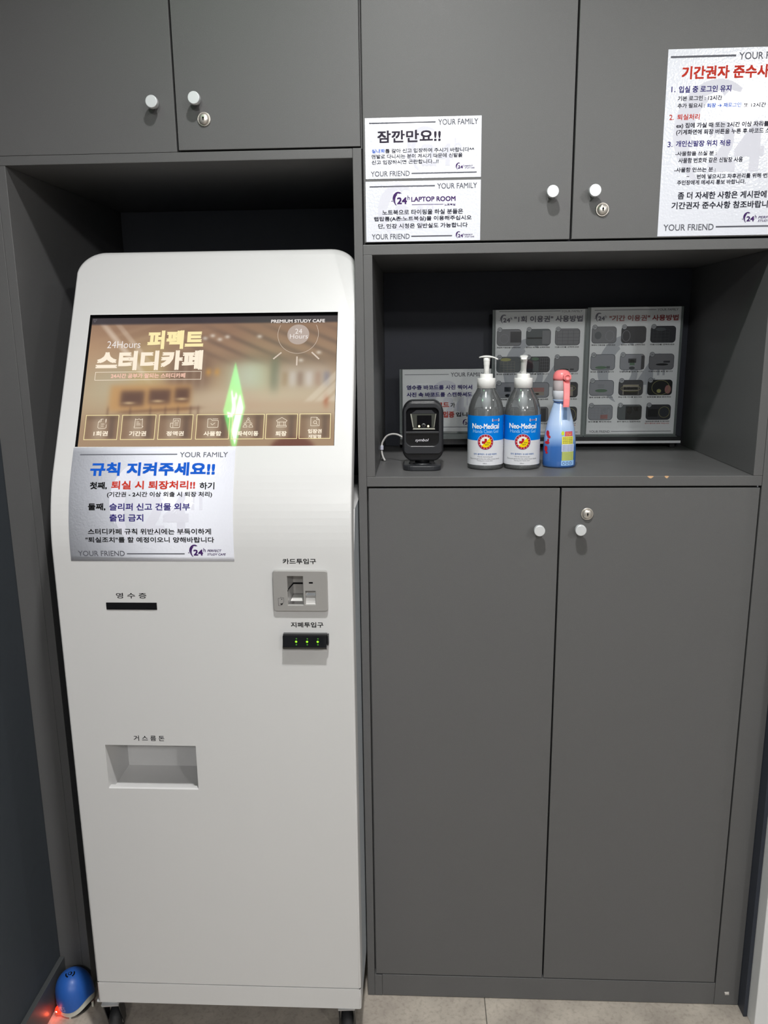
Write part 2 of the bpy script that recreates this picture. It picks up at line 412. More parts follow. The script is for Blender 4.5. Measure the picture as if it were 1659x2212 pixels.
SHEET_G = [["YOUR FAMILY", 114.9, 194.9, 8.2, 17.9, "gray", 1],
 ["-", 4.9, 110.1, 11.9, 13.1, "gray", 0],
 ["영수증 바코드를 사진 찍어서", 9.7, 166.2, 37.4, 48.4, "navy", 3],
 ["사진 속 바코드를 스캔하셔도", 9.7, 166.4, 54.4, 65.5, "navy", 3],
 ["입장", 172.5, 192.6, 55.1, 66.2, "navy", 3],
 ["바코드", 67.3, 111.5, 77.7, 91.5, "red", 4],
 ["가", 114.6, 125.6, 79.5, 91.4, "black", 3],
 ["출입증", 82.7, 124.3, 100.0, 115.4, "red", 4],
 ["입니다", 127.7, 172.2, 102.7, 113.1, "black", 3],
 ["@", 142.3, 162.9, 119.9, 135.1, "purple", 0],
 ["-", 76.6, 200.0, 137.4, 138.7, "gray", 0],
 ["YOUR FRIEND", 4.1, 70.4, 132.8, 142.1, "gray", 1]]
BT = [["[", 10.3, 25.2, 1324.5, 1318.4, "badge", 0],
 ["손소독제", 11.8, 23.9, 1322.9, 1319.8, "orange", 1],
 ["Neo-Medical", -29.2, 24.8, 1315.7, 1304.9, "white", 2],
 ["Hands Clean Gel", -27.5, 23.3, 1303.4, 1296.4, "skyw", 0],
 ["O", -18.3, 13.5, 1294.1, 1262.0, "emblem", 0],
 ["안티 플루엔지 / 손 살균 외용제", -25.7, 20.4, 1254.7, 1251.1, "lblue", 1],
 ["Hands Sanitizing gel", -18.1, 12.5, 1248.7, 1245.9, "gray", 0],
 ["-", -31.8, 26.1, 1245.8, 1245.4, "gray", 0],
 ["Removes germs from the surface of your hands", -31.7, 26.4, 1244.3, 1241.2, "gray", 0],
 ["leaving your hands clean.", -18.8, 13.1, 1240.3, 1237.8, "gray", 0],
 ["500ml", -7.4, 0.4, 1234.9, 1232.6, "gray", 0],
 ["LAB", -37.3, 35.4, 1331.5, 1226.5, "x", 0],
 ["MID", -37.3, 35.4, 1280.1, 1279.1, "x", 0]]
SHEET_E = [["YOUR FAMILY", 153.7, 203.3, 2.1, 7.0, "gray", 1],
 ["-", 7.8, 152.2, 2.9, 4.4, "gray", 0],
 ["@", 5.3, 38.6, 11.1, 32.0, "navy2", 0],
 ["\"1회 이용권\" 사용방법", 43.7, 204.4, 14.1, 28.9, "navy2", 3]]
SHEET_F = [["YOUR FAMILY", 154.0, 202.4, 4.6, 9.6, "gray", 1],
 ["-", 7.7, 151.3, 6.1, 7.5, "gray", 0],
 ["@", 6.0, 36.8, 13.2, 34.0, "navy2", 0],
 ["\"기간 이용권\" 사용방법", 43.0, 203.7, 18.7, 32.4, "dred", 3],
 ["YOUR FRIEND", 7.4, 56.7, 291.1, 296.7, "gray", 1],
 ["-", 59.9, 203.4, 292.7, 293.9, "gray", 0]]
SP = [["y", 0.5, 23.0, 1284.3, 1269.0, "x", 0],
 ["p", 6.3, 22.0, 1294.7, 1284.8, "x", 0],
 ["w", -0.9, 26.0, 1269.0, 1253.0, "x", 0],
 ["y2", 1.2, 25.8, 1253.0, 1234.0, "x", 0],
 ["b", 0.3, 27.4, 1233.0, 1223.9, "x", 0],
 ["lime", -0.6, 4.8, 1295.3, 1286.9, "x", 0],
 ["red1", -32.3, -25.4, 1296.0, 1281.1, "x", 0],
 ["red2", -31.7, -23.8, 1277.1, 1265.2, "x", 0],
 ["red3", -35.2, -27.3, 1264.2, 1250.2, "x", 0],
 ["win", -1.2, 12.4, 1351.6, 1315.5, "x", 0]]
CR = [["plate", -274.5, -173.0, 1074.5, 996.0, "x", 0],
 ["cav", -248.4, -217.0, 1065.0, 1007.0, "x", 0],
 ["slotR", -215.7, -195.5, 1036.5, 1034.0, "x", 0],
 ["scoop", -215.9, -194.6, 1033.5, 1008.5, "x", 0],
 ["slotC", -236.8, -217.3, 1050.0, 1047.0, "x", 0],
 ["eye", -206.8, -199.7, 1053.0, 1050.5, "x", 0],
 ["card", -265.4, -254.6, 1024.5, 1007.5, "x", 0],
 ["slotL", -251.1, -246.1, 1037.0, 1034.5, "x", 0]]
BL = [["bill", -258.4, -173.9, 952.0, 926.0, "x", 0],
 ["l1", -234.6, -230.1, 945.5, 932.5, "x", 0],
 ["l2", -214.7, -210.3, 945.5, 932.5, "x", 0],
 ["l3", -194.8, -190.4, 945.5, 932.5, "x", 0]]
RS = [["slot", -590.6, -496.8, 1008.0, 997.0, "x", 0]]
TR = [["tray", -620.1, -440.5, 716.5, 622.0, "x", 0]]
BD = [["vent", -796.8, -775.2, -100.3, -84.0, "x", 0],
 ["led", -835.3, -817.6, 6.5, 28.4, "x", 0],
 ["txt", -833.7, -809.3, -22.0, 3.9, "x", 0],
 ["body", -832.7, -746.4, -111.8, 18.9, "x", 0]]

# ------------------------------------------------------------------ the room
XL, XR, YB = -.8467, 3.1, -5.6
def structure(name, mb):
    return mb.build(name, None, 'structure')
fl = structure('floor', MB(mat('floor_bed', linear=(.10, .095, .085), rough=.9)).box(XL - .1, XR + .1, YB - .1, .95, -.06, -.0032))
TW, TL = 1.0, .9
for i in range(-2, 4):
    for j in range(-7, 1):
        x0 = .1427 + i * TW; x1 = x0 + TW; y0 = .52 + j * TL - .9; y1 = y0 + TL
        x0, x1, y0, y1 = max(x0, XL), min(x1, XR), max(y0, YB), min(y1, .52 + .4)
        if x1 - x0 < .02 or y1 - y0 < .02: continue
        t = MB(STONE).box(x0 + .0008, x1 - .0008, y0 + .0008, y1 - .0008, -.0035, 0, bev=.0006, seg=1).build('tile', fl)
structure('ceiling', MB(CEILM).box(XL - .1, XR + .1, YB - .1, .95, CEIL, CEIL + .06))
structure('wall_left', MB(WALLD).box(XL - .1, XL, YB, .9, 0, CEIL))
structure('wall_back', MB(WALLW).box(XL - .1, XR + .1, YB - .1, YB, 0, CEIL))
structure('wall_right', MB(WALLW).box(XR, XR + .1, YB, .9, 0, CEIL))
structure('wall_front', MB(WALLW).box(.735, XR, .0, .12, 0, CEIL))
structure('wall_rear_of_cabinets', MB(WALLD).box(XL, .735, .72, .85, 0, CEIL)).name = 'wall_far'
structure('baseboard_left', MB(BASEB).box(XL, -.8355, YB, -.0005, 0, .0845, bev=.0012))
structure('trim_1', MB(TRIMD).box(.7145, .7225, -.031, .1, 0, 2.6, bev=.0006))
tr = MB(WHITEG).box(.7235, .80, -.066, -.001, 0, 2.2, bev=.002); structure('trim_2', tr)
dr = MB(WHITEG).box(.803, 1.65, -.045, -.005, .006, 2.195, bev=.002); dr = structure('door_1', dr)
MB(NICKEL).lathe([(.012, 0), (.012, -.05), (.03, -.055), (.03, -.07), (.001, -.075)], (1.58, -.045, 1.0), 20, 'Y').build('door_handle', dr)

# ------------------------------------------------------------------ hardware shared by the cabinet doors
def knob(parent, X, Z):
    MB(KNOB).lathe([(.0066, -.0002), (.0062, -.004), (.0060, -.011), (.0060, -.0150), (.0102, -.0158), (.0108, -.0164), (.0108, -.0168), (.0108, -.0236), (.0108, -.0241), (.0106, -.0248), (.0101, -.0252), (.0098, -.0253)], (X, 0, Z), 28, 'Y').build('knob', parent)
def lock(parent, X, Z):
    m = MB([NICKEL, VOID]).lathe([(.0122, -.0001), (.0122, -.0020), (.0119, -.0024), (.0114, -.0026), (.0104, -.0026), (.0101, -.0024), (.0096, -.0012), (.0094, -.0014), (.0093, -.0046), (.0089, -.0056), (.0078, -.0065), (.0060, -.0072), (.0036, -.0076), (.0001, -.0077)], (X, 0, Z), 32, 'Y')
    m.box(X - .0009, X + .0009, -.0080, -.0070, Z - .0032, Z + .0032, mi=1)
    m.lathe([(.0016, 0), (.0016, -.0006), (.0001, -.0006)], (X, -.0076, Z + .0012), 12, 'Y', mi=1)
    m.build('lock', parent)
def door(parent, x0, x1, z0, z1, knobs=(), locks=(), t=.018):
    d = bx('door', parent, LAM, x0, x1, 0, t, z0, z1, bev=.0007)
    for k in knobs: knob(d, *k)
    for k in locks: lock(d, *k)
    return d
TOPZ = 2.47
def carcass(parent, x0, x1, z0, z1, depth, t=.018, yf=.020, skip=()):
    """open-fronted cabinet box behind the doors"""
    if 'l' not in skip: bx('side_panel', parent, LAM, x0, x0 + t, yf, depth, z0, z1)
    if 'r' not in skip: bx('side_panel', parent, LAM, x1 - t, x1, yf, depth, z0, z1)
    bx('bottom_panel', parent, LAM_SHADE, x0 + t, x1 - t, yf, depth - .006, z0, z0 + t)
    bx('top_panel', parent, LAM_SHADE, x0 + t, x1 - t, yf, depth - .006, z1 - t, z1)
    bx('back_panel', parent, VOID, x0 + t, x1 - t, depth - .005, depth, z0, z1)
# left overhead cabinet
a = thing('overhead_cabinet', 'charcoal double-door overhead cabinet above the white kiosk', 'cabinet', (-.476, .3, 1.81))
carcass(a, -.8445, -.1092, 1.8285, TOPZ, .60)
door(a, -.8440, -.4496, 1.8262, TOPZ, [(-.4838, 1.9066)])
door(a, -.4461, -.1112, 1.8290, TOPZ, [(-.4067, 1.911)], [(-.3958, 1.8805)])
# right overhead cabinet
b = thing('overhead_cabinet', 'charcoal double-door overhead cabinet above the open niche, with paper notices', 'cabinet', (.27, .3, 1.66))
carcass(b, -.1088, .6605, 1.6588, TOPZ, .47)
door(b, -.1062, .2721, 1.6617, TOPZ, [(.2354, 1.7416)])
door(b, .2757, .6577, 1.6617, TOPZ, [(.3105, 1.7418)], [(.3293, 1.712)])
# alcove round the kiosk
c = thing('kiosk_alcove', 'charcoal panelled alcove standing around the white kiosk', 'alcove', (-.45, .3, 0))
bx('side_panel', c, LAM, -.7942, -.7762, 0, .60, 0, 1.8092)
bx('side_panel', c, LAM, -.1259, -.1097, 0, .60, 0, 1.8262)
bx('top_panel', c, LAM, -.7942, -.1261, 0, .60, 1.8094, 1.8258)
bx('back_panel', c, mat('charcoal_laminate_blue_shade', linear=(.11, .12, .15), rough=.5), -.7760, -.1261, .585, .60, 0, 1.8090)  # charcoal laminate again, the alcove's bluish shade put into its tint
bx('filler_panel', c, LAM, -.8462, -.7945, 0, .018, 0, 1.8258)
# open niche
n = thing('open_niche', 'open charcoal shelf niche holding scanner, bottles and sign holders', 'shelf', (.27, .22, 1.2))
bx('side_panel', n, LAM, -.1095, -.0925, 0, .468, 1.2186, 1.6393)
bx('side_panel', n, LAM, .6427, .6603, 0, .468, 1.2186, 1.6393)
bx('top_panel', n, LAM, -.1095, .6603, 0, .468, 1.6395, 1.6579)
sh = MB([LAM, mat('bare_chipboard', (205, 165, 125), rough=.8)]).box(-.1095, .6603, 0, .1945, 1.1985, 1.2184, bev=.0009)
sh.build('shelf_board', n)
bx('shelf_board', n, LAM, -.1095, .6603, .1950, .468, 1.1985, 1.2184, bev=.0006)
bx('back_panel', n, LAM_SHADE, -.0925, .6427, .450, .468, 1.2186, 1.6393)
for X, wd in ((.4458, .0065), (.477, .0045)):
    ch = MB(mat('bare_chipboard', (205, 165, 125), rough=.8))
    ch.pts([(X - wd, -.0004, 1.2180), (X - wd * .3, -.0004, 1.2145), (X + wd * .2, -.0004, 1.2138), (X + wd * .7, -.0004, 1.2160), (X + wd, -.0004, 1.2182), (X + wd * .5, -.0002, 1.2188), (X - wd * .6, -.0002, 1.2188)], [(0, 1, 2, 3, 4, 5, 6)])
    ch = ch.build('chipped_edge', n); ch['label'] = 'small chip in the shelf edge baring pale chipboard'
# base cabinet
b2 = thing('base_cabinet', 'tall charcoal double-door base cabinet under the open niche', 'cabinet', (.27, .22, 0))
bx('side_panel', b2, LAM, -.1095, -.0925, .020, .468, 0, 1.1983)
bx('side_panel', b2, LAM, .6427, .6603, .020, .468, 0, 1.1983)
bx('side_edge', b2, LAM, -.1095, -.0925, 0, .0198, 0, .0555)
bx('plinth', b2, LAM, -.0922, .6603, 0, .018, .0015, .0572)
bx('bottom_panel', b2, LAM_SHADE, -.0925, .6427, .020, .462, .060, .078)
bx('back_panel', b2, VOID, -.0925, .6427, .463, .468, .0, 1.1983)
bx('filler_panel', b2, LAM, .6608, .7142, 0, .018, .001, TOPZ)
door(b2, -.1062, .2717, .0598, 1.1946, [(.231, 1.1137)])
door(b2, .2752, .6577, .0598, 1.1946, [(.3113, 1.1147)], [(.3265, 1.143)])
p = MB(mat('white_tape_scrap', (205, 200, 195), rough=.7)).pts([(.6815, -.0006, .0355), (.6915, -.0009, .0365), (.6925, -.0006, .0275), (.6835, -.0006, .0270), (.6845, -.0022, .0315), (.6900, -.0018, .0318)], [(0, 1, 5, 4), (1, 2, 5), (2, 3, 4, 5), (3, 0, 4)]).build('tape_scrap')
p['label'] = 'tiny white scrap of tape near the bottom right of the base cabinet'; p['category'] = 'tape'

# ------------------------------------------------------------------ kiosk
S1, RB, TH = 1.1044, .33, math.atan(.52)
S2 = S1 + RB * TH
def prof(s):
    if s <= S1: return -.16, s, 0.0
    if s <= S2:
        q = (s - S1) / RB; return -.16 + RB * (1 - math.cos(q)), S1 + RB * math.sin(q), q
    y2 = -.16 + RB * (1 - math.cos(TH)); z2 = S1 + RB * math.sin(TH)
    return y2 + (s - S2) * math.sin(TH), z2 + (s - S2) * math.cos(TH), TH
def kp(x, s, lift=0.0):
    """point on the kiosk's bent front, lifted outwards"""
    y, z, q = prof(s); return (x, y - lift * math.cos(q), z + lift * math.sin(q))
KX0, KX1 = -.6865, -.1275
SMAX = S2 + (1.668 - prof(S2)[1]) / math.cos(TH)
R_ = .052
k = thing('payment_kiosk', 'tall white self-service kiosk with a bright slanted touch screen, in the alcove', 'kiosk', (-.407, .02, 0))
HOLES = [(-.6487, -.1615, 1.3062, 1.5797), (-.6201, -.4405, .622, .7165), (-.5906, -.4968, .997, 1.008), (-.2484, -.2170, 1.007, 1.065), (-.2157, -.1946, 1.0085, 1.0365)]
def front_shell(s0, s1, top, name):
    rs = .004; rt = .020; rows = []; xs = sorted({v for h in HOLES for v in h[:2]} | {-.30, -.34})
    base = sorted({s0, s1 if not top else SMAX - R_} | {v for h in HOLES for v in h[2:] if s0 < v < s1} | ({S1 + (S2 - S1) * t / 12 for t in range(13)} if top else set()))
    for s in base: rows.append((s, KX0 + rs, KX1 - rs, 0.0, rs))
    if top:
        for q in range(1, 11):
            a = PI / 2 * q / 10; r = rs + (rt - rs) * math.sin(a)
            rows.append((SMAX - R_ + (R_ - r) * math.sin(a), KX0 + R_ - (R_ - r) * math.cos(a), KX1 - R_ + (R_ - r) * math.cos(a), a, r))
    m = MB([WHITE, KSIDE]); n_ = len(xs) + 2
    P = []; F = []
    for (s, xl, xr, a, r) in rows:
        for x in [xl] + [min(max(x, xl), xr) for x in xs] + [xr]: P.append(kp(x, s))
    X = [KX0] + xs + [KX1]
    for i in range(len(rows) - 1):
        for j in range(n_ - 1):
            xm = (X[j] + X[j + 1]) / 2; sm = (rows[i][0] + rows[i + 1][0]) / 2
            if any(h[0] < xm < h[1] and h[2] < sm < h[3] for h in HOLES): continue
            F.append((i * n_ + j, i * n_ + j + 1, (i + 1) * n_ + j + 1, (i + 1) * n_ + j))
    m.pts(P, F, 0)
    # edge roll and return
    loop = [(r_[0], r_[1], -math.cos(r_[3]), math.sin(r_[3]), r_[4]) for r_ in rows]
    loopR = [(r_[0], r_[2], math.cos(r_[3]), math.sin(r_[3]), r_[4]) for r_ in rows]
    if top:
        L = loop + loopR[::-1]
    else: L = None
    def ring(lp, closed=False):
        P2 = []; NS = 6
        for (s, x, ox, os_, r) in lp:
            y, z, q = prof(s)
            T = Vector((ox, os_ * math.sin(q), os_ * math.cos(q))); N = Vector((0, -math.cos(q), math.sin(q)))
            p0 = Vector((x, y, z))
            for t in range(NS):
                an = PI / 2 * t / (NS - 1)
                P2.append(tuple(p0 + T * r * math.sin(an) - N * r * (1 - math.cos(an))))
            e = Vector(P2[-1]); P2.append((e.x, e.y + .046 - r, e.z))
        w_ = NS + 1; F2 = []; Fs = []
        for i in range(len(lp) - 1):
            for t in range(w_ - 1):
                (F2 if t < w_ - 2 else Fs).append((i * w_ + t, i * w_ + t + 1, (i + 1) * w_ + t + 1, (i + 1) * w_ + t))
        b0 = len(m.bm.verts)
        m.pts(P2, F2 + Fs, 0, True)
        m.bm.faces.ensure_lookup_table()
    if L: ring(L)
    else: ring(loop); ring(loopR)
    # bottom / top returns of the straight panel
    for s, on in ((s0, True), (s1, not top)):
        if on: m.pts([kp(KX0 + rs, s), kp(KX1 - rs, s), kp(KX1, s, -.04), kp(KX0, s, -.04)], [(0, 1, 2, 3)])
    o = m.build(name, k)
    return o
fs_ = front_shell(.1690, SMAX, True, 'front_panel')
front_shell(.1180, .1665, False, 'base_panel')
# housing behind the shell
kb = MB([KSIDE, WHITE])
kb.pts([(x, y, z) for x in (KX0 + .0005, KX1 - .0005) for (y, z) in ((-.119, .118), (.30, .118), (.30, 1.17), (-.075, 1.17), (-.112, 1.085), (-.119, 1.07))],
       [(0, 1, 2, 3, 4, 5), (11, 10, 9, 8, 7, 6), (0, 6, 7, 1), (1, 7, 8, 2), (5, 4, 10, 11)], 0)
kb.pts([(x, y, z) for x in (KX0 + .0005, KX1 - .0005) for (y, z) in ((.30, 1.17), (-.075, 1.17), (-.112, 1.085))], [(0, 1, 4, 3), (1, 2, 5, 4)], 1)
kb.build('cabinet_body', k)
bx('seam_highlight', k, KNOB, KX0 + .006, KX1 - .006, -.150, -.12, .160, .175)  # pale strip behind the gap; its colour stands in for the seam's highlight
hb = MB(BLACK); hb.pts([kp(x, s, -d) for x in (KX0 + .03, KX1 - .03) for (s, d) in ((1.22, .046), (SMAX - .03, .046), (SMAX - .06, .14), (1.30, .14))], [(0, 1, 2, 3), (7, 6, 5, 4), (0, 4, 5, 1), (1, 5, 6, 2), (2, 6, 7, 3), (3, 7, 4, 0)])
hb.build('display_housing', k)
bx('side_bolt', k, KNOB, KX0 - .006, KX0 + .001, -.125, -.117, .155, .163, bev=.001)

# --- screen
H0 = HOLES[0]
def sp_(x, y, lift=0.0): return kp(H0[0] + x / 1000, 1.5797 - y / 1000, -.006 + lift)
SW, SH = (H0[1] - H0[0]) * 1000, 273.5
disp = MB(VOID)
q = [kp(H0[0], H0[2]), kp(H0[1], H0[2]), kp(H0[1], H0[3]), kp(H0[0], H0[3])]
q2 = [kp(H0[0], H0[2], -.0064), kp(H0[1], H0[2], -.0064), kp(H0[1], H0[3], -.0064), kp(H0[0], H0[3], -.0064)]
disp.pts(q + q2, [(0, 1, 5, 4), (1, 2, 6, 5), (2, 3, 7, 6), (3, 0, 4, 7), (4, 5, 6, 7)])
disp = disp.build('display', k, recalc=False)
def ssb(x, a, b_, f): # soft box
    t = lambda v: 1 / (1 + np.exp(-np.clip(v, -40, 40)))
    return t((x - a) / f) * t((b_ - x) / f)
def picture(u, v):
    """soft picture of a cafe on the screen, u right, v down; returns sRGB"""
    def mixc(c, d, t): return tuple(c[i] + (d[i] - c[i]) * t for i in range(3))
    c = mixc((150, 118, 96), (186, 160, 128), np.clip((v - .1) / .5, 0, 1))
    c = mixc(c, (168, 140, 112), ssb(v, .78, 1.2, .04))
    c = mixc(c, (214, 170, 128), .55 * ssb(u, -.2, .12, .05) * ssb(v, .15, .42, .07))
    c = mixc(c, (192, 192, 166), .75 * ssb(u, .02, .20, .05) * ssb(v, .38, .66, .06))
    c = mixc(c, (206, 184, 122), .6 * ssb(u, .19, .31, .02) * ssb(v, .22, .56, .05))
    c = mixc(c, (118, 92, 78), .8 * ssb(u, .335, .50, .015) * ssb(v, .30, .58, .03))
    for a in (.355, .395, .43, .465): c = mixc(c, (172, 148, 126), .5 * ssb(u, a, a + .012, .004) * ssb(v, .31, .56, .02))
    c = mixc(c, (200, 150, 84), .8 * np.exp(-(((u - .494) / .012) ** 2 + ((v - .435) / .03) ** 2)))
    c = mixc(c, (200, 150, 84), .8 * np.exp(-(((u - .528) / .012) ** 2 + ((v - .435) / .03) ** 2)))
    # ceiling structure
    c = mixc(c, (98, 82, 76), .55 * ssb(v, .10, .32, .04) * ssb(u, .42, 1.1, .05) * (.5 + .5 * np.sin(u * 52 - v * 60)) ** 2)
    c = mixc(c, (188, 158, 128), .45 * ssb(v, .08, .30, .04) * ssb(u, .10, .42, .05) * (.5 + .5 * np.sin(u * 40 + v * 70)) ** 2)
    c = mixc(c, (104, 86, 74), .5 * ssb(v, .30, .38, .02) * ssb(u, .55, 1.1, .05))
    for (a, b_) in ((.47, .17), (.50, .15), (.53, .18), (.56, .16), (.69, .16), (.86, .35), (.93, .29)):
        c = mixc(c, (232, 222, 208), .7 * np.exp(-(((u - a) / .010) ** 2 + ((v - b_) / .014) ** 2)))
    # windows and shelves
    c = mixc(c, (188, 196, 166), .8 * ssb(u, .575, .735, .02) * ssb(v, .37, .58, .02))
    c = mixc(c, (206, 214, 200), .6 * ssb(u, .62, .69, .02) * ssb(v, .38, .55, .03))
    c = mixc(c, (116, 116, 96), .85 * ssb(u, .742, .775, .006) * ssb(v, .33, .60, .02))
    c = mixc(c, (196, 186, 178), .75 * ssb(u, .785, .98, .02) * ssb(v, .40, .56, .03))
    for i, a in enumerate((.79, .82, .85, .885, .92, .955)):
        c = mixc(c, ((150, 118, 84), (214, 206, 200), (122, 88, 74), (226, 218, 214), (160, 120, 100), (110, 112, 140))[i], .6 * ssb(u, a, a + .02, .005) * ssb(v, .44, .55, .01))
    c = mixc(c, (208, 194, 170), .75 * ssb(v, .575, .76, .03) * ssb(u, .42, 1.1, .05))
    c = mixc(c, (188, 150, 122), .5 * ssb(v, .66, .72, .02) * ssb(u, .50, 1.1, .05))
    # bench with three seats
    c = mixc(c, (196, 150, 98), .9 * ssb(u, .105, .43, .006) * ssb(v, .53, .735, .012))
    for (a, b_, t0, t1) in ((.150, .245, .575, .690), (.262, .350, .565, .675), (.365, .425, .555, .665)):
        c = mixc(c, (102, 76, 66), .95 * ssb(u, a, b_, .005) * ssb(v, t0, t1, .010))
    for (a, b_) in ((.185, .668), (.300, .655), (.395, .64)):
        c = mixc(c, (214, 184, 140), .8 * np.exp(-(((u - a) / .022) ** 2 + ((v - b_) / .010) ** 2)))
    c = mixc(c, (120, 88, 70), .75 * ssb(u, .15, .47, .01) * ssb(v + .10 * (u - .3), .715, .735, .006))
    for a in (.10, .19, .27, .33, .38, .43, .46): c = mixc(c, (112, 84, 70), .6 * ssb(u, a, a + .007, .002) * ssb(v, .70, .78, .008))
    # round chair bottom right
    c = mixc(c, (112, 68, 58), .9 / (1 + np.exp(np.minimum(40, ((((u - .84) / .085) ** 2 + ((v - 1.02) / .10) ** 2) - 1) * 8))))
    c = mixc(c, (172, 96, 66), .6 * np.exp(-(((u - .965) / .012) ** 2 + ((v - .66) / .05) ** 2)))
    # window tiles of the menu row
    for (a, b_) in BUT:
        f = ssb(u, a, b_, .002) * ssb(v, .762, .937, .004); t = (u - a) / (b_ - a)
        cc = mixc((138, 110, 88), (176, 156, 134), ssb(t, .25, .62, .06)); cc = mixc(cc, (96, 78, 70), .8 * ssb(t, .72, .88, .03)); cc = mixc(cc, (92, 72, 58), .6 * ssb(v, .75, .79, .01))
        c = mixc(c, cc, .85 * f)
    # diagonal light bars
    for kk, a in enumerate((.0, .055, .11)):
        d = (u - a) * SW - (v - .06 + .10 * (kk == 0)) * SH * .82
        c = mixc(c, (232, 214, 196), .38 * ssb(d, -4, 8, 1.0) * ssb(v, .04, .46 - .05 * kk, .03))
    for a in (.895, .935, .985):
        d = (u - a) * SW + (v - .66) * SH * .93
        c = mixc(c, (232, 220, 200), .42 * ssb(d, -6, 10, 1.0) * ssb(v, .40, .665, .006) * ssb(u, .80, 1.2, .01))
    c = mixc(c, (60, 54, 60), .93 * (1 - 1 / (1 + np.exp(-(v - .052) / .003))))
    return c
BUT = [((x0 - 2.5) / 482.0, (x1 - 2.5) / 482.0) for (t, x0, x1, y0, y1, cl, wg) in SC if t == 'B']
NXS, NYS = 240, 136
UU, VV = np.meshgrid(np.linspace(0, 1, NXS + 1), np.linspace(0, 1, NYS + 1))
pc_ = np.stack([np.broadcast_to(q_, UU.shape) for q_ in picture(UU, VV)], -1) / 255
pc_ = np.where(pc_ <= .04045, pc_ / 12.92, ((pc_ + .055) / 1.055) ** 2.4)
PIC = np.concatenate([pc_, np.ones(UU.shape + (1,))], -1).tolist()
bmS = bmesh.new(); lay = bmS.verts.layers.float_color.new('picture'); grid = []
AX0, AX1, AY0, AY1 = 2.5, SW - 1.5, 4.5, SH - 1.0
for j in range(NYS + 1):
    for i in range(NXS + 1):
        u, v = i / NXS, j / NYS
        vv = bmS.verts.new(sp_(AX0 + (AX1 - AX0) * u, AY0 + (AY1 - AY0) * v, .0)); vv[lay] = PIC[j][i]; grid.append(vv)
for j in range(NYS):
    for i in range(NXS):
        a0 = j * (NXS + 1) + i; bmS.faces.new((grid[a0], grid[a0 + NXS + 1], grid[a0 + NXS + 2], grid[a0 + 1]))
ms = bpy.data.materials.new('lit_screen'); ms.use_nodes = True; nt = ms.node_tree; pb = nt.nodes['Principled BSDF']
at = nt.nodes.new('ShaderNodeAttribute'); at.attribute_name = 'picture'
pb.inputs['Base Color'].default_value = (.01, .01, .01, 1); pb.inputs['Roughness'].default_value = .03; pb.inputs['Specular IOR Level'].default_value = .8
nt.links.new(at.outputs['Color'], pb.inputs['Emission Color']); pb.inputs['Emission Strength'].default_value = SCREEN
mbS = MB(ms); mbS.bm.free(); mbS.bm = bmS
mbS.build('screen', disp, recalc=False)
SCOL = {'cream': (255, 238, 178), 'white': (240, 232, 228), 'pale': (255, 240, 218), 'pink': (244, 196, 176), 'disc': (182, 164, 154), 'faint': (214, 196, 180), 'dim': (112, 108, 112)}
def lit(name): return mat('lit_' + name, (4, 4, 4), rough=.2, emit=SCOL[name], es=SCREEN * 1.05)
parts_ = {}
def grp(x, y):
    """the sheet of the graphic or menu button that a screen point belongs to"""
    if y > 204: n_ = min(range(len(BUT)), key=lambda i: abs((BUT[i][0] + BUT[i][1]) / 2 * 482 + 2.5 - x))
    elif x > 330: n_ = 'lamp_graphic'
    elif y < 14: n_ = 'status_text'
    else: n_ = 'title_graphic'
    if n_ not in parts_: parts_[n_] = Sheet(sp_); parts_[n_].lift = .0002
    return parts_[n_]
for it in SC:
    t, x0, x1, y0, y1, cl, wg = it
    S = grp((x0 + x1) / 2, (y0 + y1) / 2)
    if t in ('#', 'B'):
        if t == 'B': y0, y1 = 208.2, 257.2
        for qd in stroke([(x0, y0), (x1, y0), (x1, y1), (x0, y1)], 1.1 if t == 'B' else .8, True): S.poly(qd, 'cream' if t == 'B' else 'pale')
    elif t == 'O': S.poly([(a_[0], a_[1]) for a_ in circ(410.9, 44.0, 21.2, 40)], 'disc', .00012)
    elif t == 'U':
        for qd in stroke([(410.6 + 39.3 * math.cos(math.radians(a_)), 43.5 + 40.5 * math.sin(math.radians(a_))) for a_ in range(-28, 209, 4)], .7): S.poly(qd, 'faint')
    else: S.text(t, x0, x1, y0, y1, cl, wg)
S = grp(410, 90)
for (a_, b_) in (((365.5, 94.5), (379, 82.5)), ((410.3, 91.5), (410.3, 108)), ((439, 82.5), (452, 95.5))):
    for qd in stroke([a_, b_], 2.8): S.poly(qd, 'faint')
S = grp(8, 8)
S.text('안내', 4.5, 11.5, 5.5, 9.5, 'dim', 1); S.text('중', 6, 10, 10, 13, 'dim', 1)
def icon(cx, cy, paths, wd=.75):
    S = grp(cx, cy)
    for pth, cl in paths:
        for qd in stroke([(cx + a_[0], cy + a_[1]) for a_ in pth], wd, cl): S.poly(qd, 'pale')
cy = 225.0
bxs = [(x0 + x1) / 2 for (t, x0, x1, y0, y1, cl, wg) in SC if t == 'B']
icon(bxs[0] + 1, cy, [([(-8, 8), (-8, -3), (-3, -9), (1, -9)], False), ([(-8, 8), (-6, 9.5), (6, 9.5), (8, 8), (8, 2)], False), ([(-2, 1), (4, 1)], False), ([(-2, 5), (3, 5)], False), ([(-7, -3), (-3, -4), (-2, -9)], False), ([(6, -9), (6, -4)], False), ([(7, -9), (7, -4)], False), ([(6.5, -4), (6.5, -1)], False)])
icon(bxs[1], cy, [([(-7, -9), (-3.5, -7), (0, -9), (3.5, -7), (7, -9), (7, 6), (9, 6), (7, 9), (-5, 9), (-8, 9), (-8, 6), (-7, 6)], True), ([(-4, -3), (0, -3)], False), ([(-4, 0), (3, 0)], False), ([(-4, 3), (4, 3)], False)])
